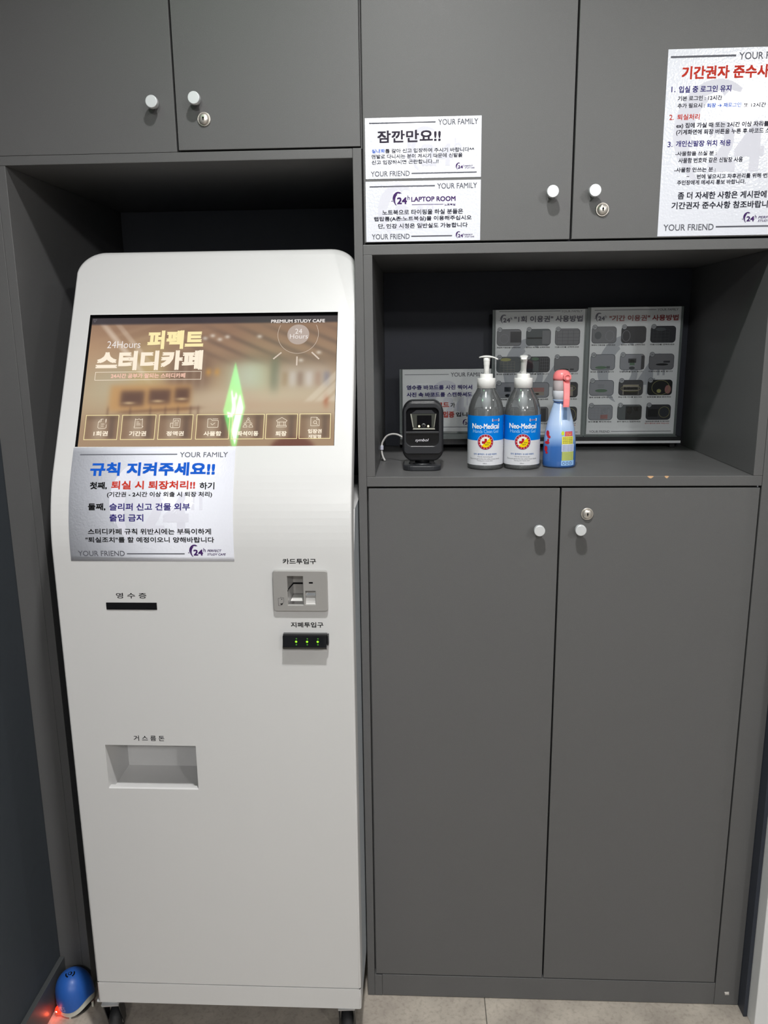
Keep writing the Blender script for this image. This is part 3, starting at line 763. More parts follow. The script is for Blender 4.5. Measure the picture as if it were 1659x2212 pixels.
icon(bxs[2], cy, [([(-5, -9), (8, -9), (8, 8), (6, 9), (-8, 9), (-10, 7), (-10, 0), (-5, 0)], False), ([(-5, -9), (-5, 8)], False), ([(-2, -6), (5, -6), (5, -2), (-2, -2)], True), ([(-2, 1), (5, 1)], False), ([(-2, 4), (5, 4)], False)])
icon(bxs[3], cy, [([(-10, -8), (-4, -8), (-2, -5), (9, -5), (10, -4), (10, 8), (9, 9), (-9, 9), (-10, 8)], True), ([(-4, 1), (-1, 4), (4, 0)], False), ([(-1, -8), (9, -8)], False)])
for (dx, dy) in ((0, -7), (-5.5, 3), (5.5, 3)):
    icon(bxs[4] + dx, cy + dy, [([(1.8 * math.cos(t_), -1 + 1.8 * math.sin(t_)) for t_ in [2 * PI * i_ / 10 for i_ in range(10)]], True), ([(-3.8, 6), (-3, 2.5), (0, 1.4), (3, 2.5), (3.8, 6)], True)], .65)
icon(bxs[5], cy, [([(-10, -4), (0, -10), (10, -4), (8, -1), (-8, -1)], True), ([(-7, -1), (-7, 6)], False), ([(7, -1), (7, 6)], False), ([(-4, -1), (-4, 6)], False), ([(4, -1), (4, 6)], False), ([(-9, 6), (9, 6), (9, 9), (-9, 9)], True)])
icon(bxs[6], cy - 1, [([(-8, -9), (3, -9), (8, -4), (8, 8), (-8, 8)], True), ([(3, -9), (3, -4), (8, -4)], False), ([(3 * math.cos(t_), 1 + 3 * math.sin(t_)) for t_ in [2 * PI * i_ / 10 for i_ in range(10)]], True), ([(2, 3), (5, 6)], False)])
for n_, S in parts_.items(): S.build('menu_button' if isinstance(n_, int) else n_, disp, lit)

# --- printed words on the front
for it in KL:
    L_ = Sheet(lambda x, y, l: kp(x / 1000, y / 1000, l)); L_.lift = .0002
    L_.items([it]); L_.build('front_lettering', k)
# --- receipt slot
rsl = MB([GBLACK, VOID]); rsl.box(-.592, -.4955, -.1612, -.152, .9955, 1.0095, bev=.0006); rsl.box(-.588, -.500, -.1616, -.155, .9965, .9985, mi=1); rsl.box(-.572, -.515, -.1618, -.158, .9975, .9990)
rsl.build('receipt_slot', k)
# --- coin tray
ct = MB([WHITE, VOID]); x0, x1, z0, z1 = HOLES[1]; yb, yf = -.051, -.160
ct.pts([(x0, yf, z0), (x0, yf, z1), (x0, yb, z1), (x0, yb, z0 - .012), (x0, -.149, z0 - .012), (x0, -.149, z0 + .002), (x0, -.157, z0 + .002)], [(0, 1, 2, 3, 4, 5, 6)])
ct.pts([(x1, yf, z0), (x1, yf, z1), (x1, yb, z1), (x1, yb, z0 - .012), (x1, -.149, z0 - .012), (x1, -.149, z0 + .002), (x1, -.157, z0 + .002)], [(0, 1, 2, 3, 4, 5, 6)])
ct.pts([(x0, yb, z0 - .012), (x1, yb, z0 - .012), (x1, yb, z1), (x0, yb, z1), (x1, yf, z1), (x0, yf, z1), (x0, -.149, z0 - .012), (x1, -.149, z0 - .012), (x0, -.149, z0 + .002), (x1, -.149, z0 + .002), (x0, -.157, z0 + .002), (x1, -.157, z0 + .002), (x0, yf, z0), (x1, yf, z0)],
       [(0, 1, 2, 3), (2, 3, 5, 4), (0, 1, 7, 6), (6, 7, 9, 8), (8, 9, 11, 10), (10, 11, 13, 12)])
ct.build('coin_tray', k, weld=False)
# --- card reader
cx0, cx1, cz0, cz1 = -.2745, -.173, .996, 1.0745
V, F = shape([rrect(cx0 + .0016, cx1 - .0016, cz0 + .0016, cz1 - .0016, .0042), rrect(-.2484, -.2170, 1.007, 1.065, .002)[::-1], rrect(-.2157, -.1946, 1.0085, 1.0365, .0008)[::-1]], extrude=.0022, bevel=.0014, bres=3)
cr_ = MB([SILVER, VOID, CHROME, BLACK]); cr_.mesh(V, F, lambda x, y, z: (x, -.1637 - z, y))
ax0, ax1, az0, az1 = -.2484, -.2170, 1.007, 1.065
def quad(m, pts_, mi=0): m.pts(pts_, [tuple(range(len(pts_)))], mi)
yq, yd = -.162, -.138
yd = -.136; ab = -.2412
quad(cr_, [(ax0, yq, az0), (ax0, yq, az1), (ab, yd, az1), (ab, yd, az0)]); quad(cr_, [(ax1, yq, az0), (ax1, yq, az1), (ax1, yd, az1), (ax1, yd, az0)])
quad(cr_, [(ax0, yq, az1), (ax1, yq, az1), (ax1, yd, az1), (ab, yd, az1)])
quad(cr_, [(ab, yd, 1.0424), (ax1, yd, 1.0424), (ax1, yd, az1), (ab, yd, az1)])
quad(cr_, [(ab, yd, 1.0390), (ax1, yd, 1.0390), (ax1, yd, 1.0424), (ab, yd, 1.0424)], 1)
quad(cr_, [(ab, yd, 1.0216), (ax1, yd, 1.0216), (ax1, yd, 1.0390), (ab, yd, 1.0390)])
quad(cr_, [(ab, yd, 1.0216), (ax1, yd, 1.0216), (ax1, yd - .004, 1.0196), (ab, yd - .004, 1.0196)], 2)
quad(cr_, [(ab, yd - .004, 1.0196), (ax1, yd - .004, 1.0196), (ax1, -.150, 1.0105), (ax0 + .0035, -.150, 1.0105)])
quad(cr_, [(ax0 + .0035, -.150, 1.0105), (ax1, -.150, 1.0105), (ax1, -.1655, az0), (ax0, -.1655, az0)], 2)
# black card slot passing left wall and right scoop
cr_.box(-.2512, -.2470, -.1668, -.160, 1.0342, 1.0366, mi=1)
quad(cr_, [(ax0 + .0003, -.1655, 1.0345), (ax0 + .0003, -.1655, 1.0368), (ab + .0004, yd, 1.0424), (ab + .0004, yd, 1.0390)], 1)
bx0, bx1 = -.2157, -.1946
quad(cr_, [(bx0, -.163, 1.0335), (bx1, -.163, 1.0335), (bx1, -.163, 1.0365), (bx0, -.163, 1.0365)], 1)
quad(cr_, [(bx0, -.1600, 1.0335), (bx1, -.1600, 1.0335), (bx1 - .001, -.1575, 1.0290), (bx0 + .002, -.1575, 1.0290)])
quad(cr_, [(bx0 + .002, -.1575, 1.0290), (bx1 - .001, -.1575, 1.0290), (bx1 - .001, -.1590, 1.0245), (bx0 + .002, -.1590, 1.0245)], 2)
pr = [(-.1590, 1.0245), (-.1600, 1.020), (-.1615, 1.015), (-.1635, 1.0110), (-.1662, 1.0085)]
for (y0_, z0_), (y1_, z1_) in zip(pr[:-1], pr[1:]): quad(cr_, [(bx0, y0_, z0_), (bx1, y0_, z0_), (bx1, y1_, z1_), (bx0, y1_, z1_)])
for xx in (bx0, bx1): quad(cr_, [(xx, -.1665, 1.0365), (xx, -.1665, 1.0085), (xx, -.157, 1.0085), (xx, -.157, 1.0365)])
cr_.box(-.2070, -.1998, -.1675, -.165, 1.0500, 1.0530, mi=1)
cr_.build('card_reader', k, weld=False)
ci = Sheet(lambda x, y, l: (x, -.1673 - l, y)); ci.lift = .0001
for pth, cl in (([(-.2650, 1.0075), (-.2650, 1.0215), (-.2549, 1.0225), (-.2549, 1.0145), (-.2585, 1.0085), (-.2630, 1.0070)], True), ([(-.2600, 1.0225), (-.2597, 1.0245)], False)):
    for qd in stroke(pth, .00045, cl): ci.poly(qd, 'black')
ci.poly(circ(-.2585, 1.0195, .0009, 10), 'black'); ci.poly([(-.2625, 1.0105), (-.2560, 1.0125), (-.2585, 1.0085)], 'black')
ci.build('card_symbol', k)
# --- bill slot
GLED = mat('green_led', (20, 60, 10), emit=(150, 255, 30), es=1.6); GLED2 = mat('green_led_dim', (20, 60, 10), emit=(70, 150, 30), es=.5)
bl = MB([GBLACK, BLACK]); zA, zB = .9255, .9520
bl.pts([(x, y, z) for x in (-.2584, -.1765) for (y, z) in ((-.160, zA + .001), (-.176, zA), (-.1775, zA + .004), (-.172, zB - .002), (-.168, zB), (-.160, zB))],
       [(0, 1, 2, 3, 4, 5), (11, 10, 9, 8, 7, 6), (0, 6, 7, 1), (1, 7, 8, 2), (2, 8, 9, 3), (3, 9, 10, 4), (4, 10, 11, 5), (5, 11, 6, 0)])
bl.box(-.1762, -.1735, -.173, -.160, zA + .006, zB - .001, bev=.001, mi=1)
bl.box(-.2592, -.2550, -.172, -.160, zA + .004, zB - .003, bev=.001, mi=1)
bl = bl.build('bill_slot', k)
for X in (-.2330, -.2126, -.1928):
    for dz, mm, rr in ((0, GLED, .0021), (.0052, GLED2, .0016), (-.0052, GLED2, .0016)):
        zc_ = .9395 + dz; yy = -.1775 + (zc_ - (zA + .004)) / (zB - .002 - zA - .004) * .0055
        MB(mm).lathe([(rr, 0), (rr * .8, -.0006), (.0001, -.0008)], (X - .0004 * (dz == 0), yy, zc_), 12, 'Y').build('indicator_light', bl)
# --- casters
def caster(X, Y, yaw):
    o = MB([KNOB, BLACK]); o.box(X - .022, X + .022, Y - .025, Y + .025, .1135, .1178, bev=.0008)
    o.lathe([(.013, .1135), (.015, .108), (.013, .102)], (X, Y, 0), 20)
    R = Matrix.Rotation(yaw, 4, 'Z'); T = Matrix.Translation((X, Y, 0)) @ R
    for sgn in (-1, 1):
        P = [(sgn * .0175, -.014, .096), (sgn * .0175, .020, .096), (sgn * .0175, .028, .026), (sgn * .0175, .012, .026), (sgn * .0155, -.014, .096), (sgn * .0155, .020, .096), (sgn * .0155, .028, .026), (sgn * .0155, .012, .026)]
        o.pts([tuple(T @ Vector(p)) for p in P], [(0, 1, 2, 3), (7, 6, 5, 4), (0, 4, 5, 1), (1, 5, 6, 2), (2, 6, 7, 3), (3, 7, 4, 0)], 1)
    P = [(x, y, z) for x in (-.0175, .0175) for (y, z) in ((-.022, .103), (.020, .103), (.020, .094), (-.016, .094))]
    o.pts([tuple(T @ Vector(p)) for p in P], [(0, 1, 2, 3), (7, 6, 5, 4), (0, 4, 5, 1), (2, 6, 7, 3), (1, 5, 6, 2), (3, 7, 4, 0)])
    o = o.build('caster', k)
    w_ = MB([RUBBER, SILVER]); w_.lathe([(.001, -.0135), (.018, -.0135), (.0245, -.012), (.0285, -.008), (.0300, 0), (.0285, .008), (.0245, .012), (.018, .0135), (.001, .0135)], (0, 0, 0), 32, 'X')
    w_.lathe([(.009, -.0140), (.009, .0140)], (0, 0, 0), 18, 'X', mi=1)
    bmesh.ops.transform(w_.bm, matrix=T @ Matrix.Translation((0, .020, .0302)), verts=w_.bm.verts)
    w_.build('wheel', o)
caster(-.6700, -.132, math.radians(6)); caster(-.1620, -.125, math.radians(4)); caster(-.635, .25, .4); caster(-.175, .25, -.3)
lf = MB([KNOB]).lathe([(.004, .117), (.004, .09), (.009, .088), (.010, .080), (.001, .079)], (-.676, -.115, 0), 16); lf.build('levelling_foot', k)

# ------------------------------------------------------------------ paper notices
PAPER = mat('laminated_paper', (226, 228, 238), rough=.15, spec=.4, bump=.3, bscale=240, coat=.08)
PAPERM = mat('matt_paper', (238, 239, 243), rough=.5, spec=.3)
def wm_logo(S_, x0, x1, y0, y1): S_.logo(x0, x1, y0, y1, 'wm', .00015)
def flat_notice(name, label, X0, Z0, W_, H_, items, wm, group=None):
    o = MB(PAPER).box(X0, X0 + W_, -.0009, -.0001, Z0 - H_, Z0, bev=.0003, seg=1).build(name)
    o['label'] = label; o['category'] = 'notice'
    S_ = Sheet(lambda x, y, l: (X0 + x / 1000, -.0009 - l, Z0 - y / 1000)); S_.lift = .00025
    wm_logo(S_, *wm); S_.items(items)
    S_.build('lettering', o)
    return o
flat_notice('paper_notice', 'small white notice with big dark heading, upper of the pair on the overhead door', -.1026, 1.8757, .2105, .1035, SHEET_A, (60, 175, 18, 95))
flat_notice('paper_notice', 'small white notice with purple LAPTOP ROOM logo, lower of the pair on the overhead door', -.1030, 1.7680, .2110, .1055, SHEET_B, (15, 125, 8, 98))
flat_notice('paper_notice', 'large white rules notice with a red title on the rightmost overhead door', .4310, 1.9748, .2200, .3112, [(t, x0, min(x1, 212) if t == '-' else x1, y0, y1, c_, g_) for (t, x0, x1, y0, y1, c_, g_) in SHEET_C], (12, 205, 55, 230))
# bent notice on the kiosk
NX0, NS0, NW, NH = -.6505, 1.3045, .3060, .2140
nb = MB(PAPER); P = []; F = []; NR = 24
for i in range(NR + 1):
    s = NS0 - NH * i / NR
    for x in (NX0, NX0 + NW):
        for l in (.0001, .0007): P.append(kp(x, s, l))
for i in range(NR):
    a_ = i * 4
    F += [(a_ + 1, a_ + 3, a_ + 7, a_ + 5), (a_, a_ + 4, a_ + 6, a_ + 2), (a_, a_ + 1, a_ + 5, a_ + 4), (a_ + 2, a_ + 6, a_ + 7, a_ + 3)]
F += [(0, 2, 3, 1), (NR * 4, NR * 4 + 1, NR * 4 + 3, NR * 4 + 2)]
nb.pts(P, F, 0, True); nb = nb.build('paper_notice'); nb['label'] = 'white notice with bold blue Korean title, stuck on the kiosk below its screen'; nb['category'] = 'notice'
S_ = Sheet(lambda x, y, l: kp(-.651 + x / 1000, 1.32 - y / 1000, .0007 + l)); S_.lift = .0003
wm_logo(S_, 70, 250, 45, 205); S_.items(SHEET_D); S_.build('lettering', nb)

# ------------------------------------------------------------------ display ledge and acrylic sign holders
lg = thing('display_ledge', 'low black ledge with a thin white stripe along the back of the niche', 'ledge', (.28, .41, 1.2184))
bx('bar', lg, mat('dark_grey_acrylic', linear=(.018, .019, .022), rough=.2), -.055, .6235, .388, .430, 1.2290, 1.2460)
bx('foot', lg, BLACK, -.045, -.030, .395, .425, 1.2185, 1.2290); bx('foot', lg, BLACK, .600, .612, .395, .425, 1.2185, 1.2290)
bx('rear_support', lg, VOID, -.055, .6235, .431, .436, 1.2185, 1.2460)
bx('stripe', lg, mat('white_strip', (225, 225, 230), rough=.4), .190, .6225, .3865, .3880, 1.2306, 1.2366, bev=.0003)
ACR = clear_mat('clear_acrylic', (.97, .98, .975), gloss=.03, rough=.04, haze=0.0, haze_col=(.55, .58, .57))
EDGE = mat('acrylic_edge', linear=(.20, .23, .23), rough=.2)
def holder(label, x0, x1, z0, z1, y, base=True):
    h = thing('acrylic_sign_holder', label, 'sign holder', ((x0 + x1) / 2, y, 1.246), 'clear acrylic sign holders on the black ledge')
    f = MB([ACR, EDGE])
    f.box(x0 - .003, x1 + .003, y - .0040, y - .0015, z0 - .004, z1 + .001, bev=.0004, seg=1)
    f = f.build('front_plate', h)
    MB([EDGE]).box(x0 - .0075, x1 + .0065, y + .0030, y + .0050, z0 - .0045, z1 + .0005, bev=.0004, seg=1).build('rear_plate', h)
    MB([EDGE]).box(x0 - .0065, x1 + .0055, y - .012, y + .014, 1.2462, z0 - .0046, bev=.0004, seg=1).build('base', h)
    p_ = MB(PAPERM).box(x0, x1, y, y + .0008, z0, z1, bev=.0002, seg=1).build('paper_insert', h)
    return h, p_
hE, pE = holder('clear sign holder with a purple-titled picture guide, middle one in the niche', .1761, .3861, 1.2500, 1.5475, .405)
hF, pF = holder('clear sign holder with a picture guide titled in dark red, rightmost in the niche', .4000, .6095, 1.2510, 1.5505, .405)
hG, pG = holder('clear sign holder with a small landscape sign, behind the black scanner', -.0460, .1640, 1.2630, 1.4120, .374)
def guide(pp, X0, Z0, items, dark, pics):
    S_ = Sheet(lambda x, y, l: (X0 + x / 1000, .405 - l, Z0 - y / 1000)); S_.lift = .0004
    S_.logo(25, 180, 70, 230, 'wm2', .00015); S_.items(items)
    if dark is not None:
        for it in (("YOUR FRIEND", 7.4, 56.7, 289.0, 294.0, "gray", 0), ("-", 59.9, 203.4, 290.5, 291.6, "gray", 0)): S_.items([it])
    caps = ["화면의 이용권을 선택하세요", "원하는 좌석을 선택하세요", "이용시간을 선택하세요", "휴대폰 번호를 입력 합니다", "인증번호를 입력 합니다", "이용약관에 동의 합니다", "결제 방법을 선택 합니다", "투입구에 카드를 넣으세요", "입장권을 발급 받으세요", "영수증을 확인하세요", "문이 열리고 입장하세요", "입장권(영수증)을 꼭 챙기세요"]
    rows_ = [(44.5, 83.5), (109.0, 146.5), (170.0, 207.0), (229.0, 266.0)]; cols_ = [(3.2, 61.5), (72.5, 131), (141, 200)]
    for r in range(4):
        for c_ in range(3):
            y0, y1 = rows_[r]; x0, x1 = cols_[c_]; i_ = r * 3 + c_
            S_.fill(shape([rrect(x0, x1, y0, y1, 8)]), 'frame', lift=.0003)
            S_.fill(shape([rrect(x0 + 1, x1 - 1, y0 + 1, y1 - 1, 7.3)]), pics[i_][0], lift=.00036)
            for (kind, *v) in pics[i_][1:]:
                cc, a_, b_, c2, d_ = v; ax, bx_, ay, by = x0 + a_ * (x1 - x0), x0 + b_ * (x1 - x0), y0 + c2 * (y1 - y0), y0 + d_ * (y1 - y0)
                if kind == 'r': S_.poly([(ax, ay), (bx_, ay), (bx_, by), (ax, by)], cc, .00042)
                elif kind == 'e': S_.poly([((ax + bx_) / 2 + (bx_ - ax) / 2 * math.cos(2 * PI * t_ / 24), (ay + by) / 2 + (by - ay) / 2 * math.sin(2 * PI * t_ / 24)) for t_ in range(24)], cc, .00042)
                elif kind == 'o':
                    for qd in stroke([((ax + bx_) / 2 + (bx_ - ax) / 2 * math.cos(2 * PI * t_ / 24), (ay + by) / 2 + (by - ay) / 2 * math.sin(2 * PI * t_ / 24)) for t_ in range(24)], .9, True): S_.poly(qd, cc, .00046)
                elif kind == 'g':
                    for t_ in range(5):
                        S_.poly([(ax + (bx_ - ax) * t_ / 4, ay), (ax + (bx_ - ax) * t_ / 4 + .4, ay), (ax + (bx_ - ax) * t_ / 4 + .4, by), (ax + (bx_ - ax) * t_ / 4, by)], cc, .00042)
                        S_.poly([(ax, ay + (by - ay) * t_ / 4), (ax, ay + (by - ay) * t_ / 4 + .4), (bx_, ay + (by - ay) * t_ / 4 + .4), (bx_, ay + (by - ay) * t_ / 4)], cc, .00042)
            S_.poly(circ(x0 + 7, y0 + 1.5, 6.0, 24), 'frame', .00050); S_.poly(circ(x0 + 7, y0 + 1.5, 5.1, 24), 'disc', .00054)
            S_.text('%02d' % (i_ + 1), x0 + 3.8, x0 + 10.2, y0 - 1.0, y0 + 4.0, 'gray', 1, .00058)
            t_ = caps[i_]; S_.text(t_, x0 + .5, x1 - 1.5, y1 + 2.2, y1 + 5.6, 'black', 2)
            if r == 3 and c_ == 2: S_.text('문이 열리면 입장 하십시오', x0 - 1, x1 - 2, y1 + 7, y1 + 10, 'red', 1)
    S_.build('lettering', pp)
COLORS.update({'frame': (52, 56, 64), 'disc': (186, 188, 194), 'pa': (128, 128, 134), 'pb': (92, 98, 102), 'pc': (60, 60, 66), 'pd': (150, 152, 160), 'grn': (90, 120, 96), 'pnk': (170, 120, 118), 'yel': (170, 168, 110), 'bk': (30, 32, 34), 'bge': (160, 152, 142)})
PE = [['pa', ('o', 'pd', .12, .48, .3, .85), ('r', 'pc', .55, .98, .15, .8)], ['pb', ('r', 'bk', .05, .65, .5, .6), ('r', 'pa', .66, .97, .1, .9)], ['pa', ('g', 'pc', .08, .96, .1, .92)],
      ['pb', ('e', 'yel', .15, .6, .08, .28), ('g', 'bge', .15, .75, .3, .95)], ['pc', ('e', 'grn', .25, .55, .05, .25), ('r', 'pb', .3, .55, .3, .95), ('g', 'pa', .6, .95, .1, .9)], ['pa', ('e', 'bk', .2, .6, .78, .9), ('r', 'pc', .65, .8, .78, .88)],
      ['pd', ('r', 'frame', .35, .62, .3, .6), ('e', 'bk', .38, .62, .75, .95)], ['pd', ('r', 'pnk', .3, .8, .35, .62), ('r', 'bge', .3, .8, .62, .85), ('e', 'bk', .35, .6, .7, .82)], ['pc', ('r', 'bge', .3, .8, .3, .9), ('o', 'yel', .2, .9, .2, .6)],
      ['pa', ('g', 'pb', .1, .7, .15, .9), ('e', 'pd', .6, .85, .2, .6)], ['pa', ('r', 'pc', .4, .9, .1, .95)], ['pc', ('o', 'yel', .4, .95, .1, .95)]]
PF = [['pa', ('o', 'pd', .56, .9, .25, .85), ('e', 'pb', .12, .4, .3, .75)], ['pc', ('g', 'frame', .4, .97, .3, .92), ('o', 'pd', .05, .36, .25, .9)], ['pc', ('g', 'pb', .1, .74, .2, .95), ('e', 'pb', .2, .6, .1, .3)],
      ['pd', ('e', 'grn', .2, .68, .74, .92), ('r', 'pb', .66, .8, .74, .9)], ['pd', ('r', 'frame', .34, .66, .28, .55), ('r', 'grn', .4, .6, .35, .7), ('e', 'frame', .38, .62, .78, .97), ('r', 'pc', .86, .98, .1, .95)], ['pa', ('e', 'bk', .28, .78, .60, .74), ('r', 'pc', .58, .84, .44, .56)],
      ['pd', ('e', 'grn', .24, .74, .58, .78), ('r', 'pa', .34, .6, .3, .34), ('r', 'pa', .34, .6, .42, .46)], ['pc', ('r', 'bge', .18, .82, .3, .95), ('r', 'frame', .2, .8, .46, .64), ('o', 'yel', .1, .9, .35, .75), ('r', 'pnk', .22, .8, .7, .95)], ['bk', ('e', 'pnk', .7, .95, .35, .9), ('e', 'yel', .38, .56, .6, .85), ('o', 'yel', .18, .88, .04, .97)],
      ['pd', ('g', 'pa', .1, .7, .2, .9), ('o', 'disc', .6, .85, .2, .6), ('r', 'pnk', .5, .8, .65, .92)], ['pb', ('r', 'bk', .34, .98, .1, .96), ('e', 'bge', .4, .58, .15, .6), ('e', 'pb', .68, .85, .1, .45)], ['pc', ('r', 'bk', .08, .48, .3, .8), ('o', 'yel', .52, .95, .15, .85), ('e', 'frame', .56, .9, .2, .8)]]
guide(pE, .1761, 1.5474, SHEET_E, 1, PE)
guide(pF, .4000, 1.5510, SHEET_F, None, PF)
S_ = Sheet(lambda x, y, l: (-.046 + x / 1000, .374 - l, 1.412 - y / 1000)); S_.lift = .0004
wm_logo(S_, 60, 165, 30, 130); S_.items(SHEET_G); S_.build('lettering', pG)

# ------------------------------------------------------------------ barcode scanner
s_ = thing('barcode_scanner', 'black hands-free barcode scanner on a small stand, left in the niche', 'scanner', (.0019, .10, 1.2184))
px = .0000904
def gx(x): return .0019 + (x - 602) * px
def gz(y): return 1.362 - (y - 360) * px
def outline(x0, x1, y0, y1, r0, r1, sag=0):
    """rounded outline with a bowed top and bottom; r0 top radius, r1 bottom radius"""
    P = []
    for (cx, cy_, a0, r) in ((x1 - r0, y0 + r0, 0, r0), (x0 + r0, y0 + r0, 90, r0), (x0 + r1, y1 - r1, 180, r1), (x1 - r1, y1 - r1, 270, r1)):
        for kk in range(9):
            a_ = math.radians(a0 + 90 * kk / 8); x_ = cx + r * math.cos(a_); y_ = cy_ - r * math.sin(a_)
            bow = sag * (((x_ - (x0 + x1) / 2) / ((x1 - x0) / 2)) ** 2)
            P.append((gx(x_), gz(y_ + (bow if y_ < (y0 + y1) / 2 else -bow))))
    return P
DG = mat('dark_grey_plastic', linear=(.022, .023, .027), rough=.33)
yF = .072
V, F = shape([outline(176, 1030, 388, 1712, 180, 170, 60)], extrude=.021, bevel=.0035, bres=3)
MB(BLACK).mesh(V, F, lambda x, y, z: (x, yF + .0265 + .004 - z, y)).build('body', s_)
V, F = shape([outline(190, 1016, 400, 1585, 165, 60, 55), outline(212, 975, 480, 1420, 110, 120, 45)[::-1]], extrude=.002, bevel=.0014, bres=3)
MB(DG).mesh(V, F, lambda x, y, z: (x, yF + .003 - z, y)).build('front_frame', s_)
# window recess
wd_ = MB([VOID, DG, mat('olive_lens', linear=(.05, .053, .045), rough=.15, coat=.5), mat('pale_lens_edge', linear=(.30, .30, .26), rough=.3)])
wd_.box(gx(205), gx(970), yF + .0040, yF + .0055, gz(1075), gz(475), mi=0)
trap = [(320, 655), (905, 655), (862, 965), (385, 965)]; inn = [(470, 690), (800, 690), (800, 965), (470, 965)]
wd_.pts([(gx(a_), yF + .0036, gz(b_)) for a_, b_ in trap], [(0, 1, 2, 3)], 2)
wd_.pts([(gx(a_), yF + .0037, gz(b_)) for a_, b_ in ((460, 570), (800, 570), (880, 650), (340, 650))], [(0, 1, 2, 3)], 1)
wd_.pts([(gx(a_), yF + .0034, gz(b_)) for a_, b_ in inn], [(0, 1, 2, 3)], 0)
for pl_ in ([(320, 655), (350, 655), (395, 960), (375, 960)], [(905, 655), (890, 655), (850, 960), (862, 960)], [(385, 975), (870, 975), (880, 1010), (375, 1010)]):
    wd_.pts([(gx(a_), yF + .0030, gz(b_)) for a_, b_ in pl_], [(0, 1, 2, 3)], 3)
wd_.build('scan_window', s_, weld=False, recalc=False)
cm = MB([GBLACK, SILVER]); cm.lathe([(.0036, 0), (.0036, -.0012), (.0030, -.0014)], (gx(622), yF + .0034, gz(912)), 24, 'Y', cap=False, mi=1); cm.lathe([(.0029, 0), (.0022, -.001), (.0001, -.0012)], (gx(622), yF + .0034, gz(912)), 24, 'Y')
cm.build('camera_lens', s_)
WL = mat('warm_led', (255, 240, 190), emit=(255, 240, 190), es=1.2)
for X in (520, 725): MB(WL).lathe([(.0022, 0), (.0018, -.001), (.0001, -.0014)], (gx(X), yF + .0034, gz(935)), 14, 'Y').build('lens_light', s_)
V, F = shape([outline(205, 970, 1095, 1415, 15, 118, 0)])
MB(GBLACK).mesh(V, F, lambda x, y, z: (x, yF + .0006 + .0022 * ((x - .0019) / .035) ** 2, y)).build('gloss_panel', s_)
bx('ledge', s_, DG, gx(205), gx(970), yF - .0006, yF + .004, gz(1094), gz(1050), bev=.001)
V, F = textmesh('symbol', 5)
MB(mat('white_print', (235, 232, 240), rough=.4)).mesh([(v[0], v[1], 0) for v in V], F, lambda u, v, z: (gx(430) + u * 305 * px, yF + .0001, gz(1295) + v * 82 * px)).build('logo_print', s_)
MB(BLACK).box(gx(300), gx(430), .090, .108, 1.2290, 1.2450, bev=.001).box(gx(745), gx(865), .090, .108, 1.2290, 1.2450, bev=.001).lathe([(.016, .012), (.016, .020), (.020, .026)], (.0019, .100, 1.2200), 24).build('neck', s_)
V, F = shape([rrect(-.0372, .0372, -.036, .036, .018)], extrude=.0030, bevel=.0025, bres=4)
bs = MB(DG).mesh(V, F, lambda x, y, z: (.0005 + x, .104 + y, 1.2184 + .0056 + z)); bs.lathe([(.029, .0105), (.026, .0130), (.018, .0150)], (.0005, .104, 1.2184), 32, ey=.8)
bs.build('stand_base', s_)
cb = MB(mat('white_cable', (215, 213, 210), rough=.4))
path = [(.006, .125, 1.262), (-.030, .150, 1.272), (-.055, .178, 1.2810), (-.075, .192, 1.2770), (-.0865, .198, 1.2620), (-.0888, .199, 1.2500), (-.0885, .199, 1.2380), (-.0860, .1985, 1.2280), (-.0820, .1980, 1.2204)]
fine = []
for i in range(len(path) - 1):
    p0 = Vector(path[max(0, i - 1)]); p1 = Vector(path[i]); p2 = Vector(path[i + 1]); p3 = Vector(path[min(len(path) - 1, i + 2)])
    for t_ in range(6):
        t = t_ / 6; fine.append(.5 * ((2 * p1) + (p2 - p0) * t + (2 * p0 - 5 * p1 + 4 * p2 - p3) * t * t + (3 * p1 - p0 - 3 * p2 + p3) * t ** 3))
fine.append(Vector(path[-1])); cb.tube(fine, .0021, 10)
cb = cb.build('scanner_cable'); cb['label'] = 'white cable looping from the black scanner to the niche corner'; cb['category'] = 'cable'
MB(mat('pale_lavender_plastic', (196, 198, 214), rough=.4)).box(-.0918, -.0850, .1955, .2025, 1.2440, 1.2540, bev=.0012).build('cable_clip', cb)

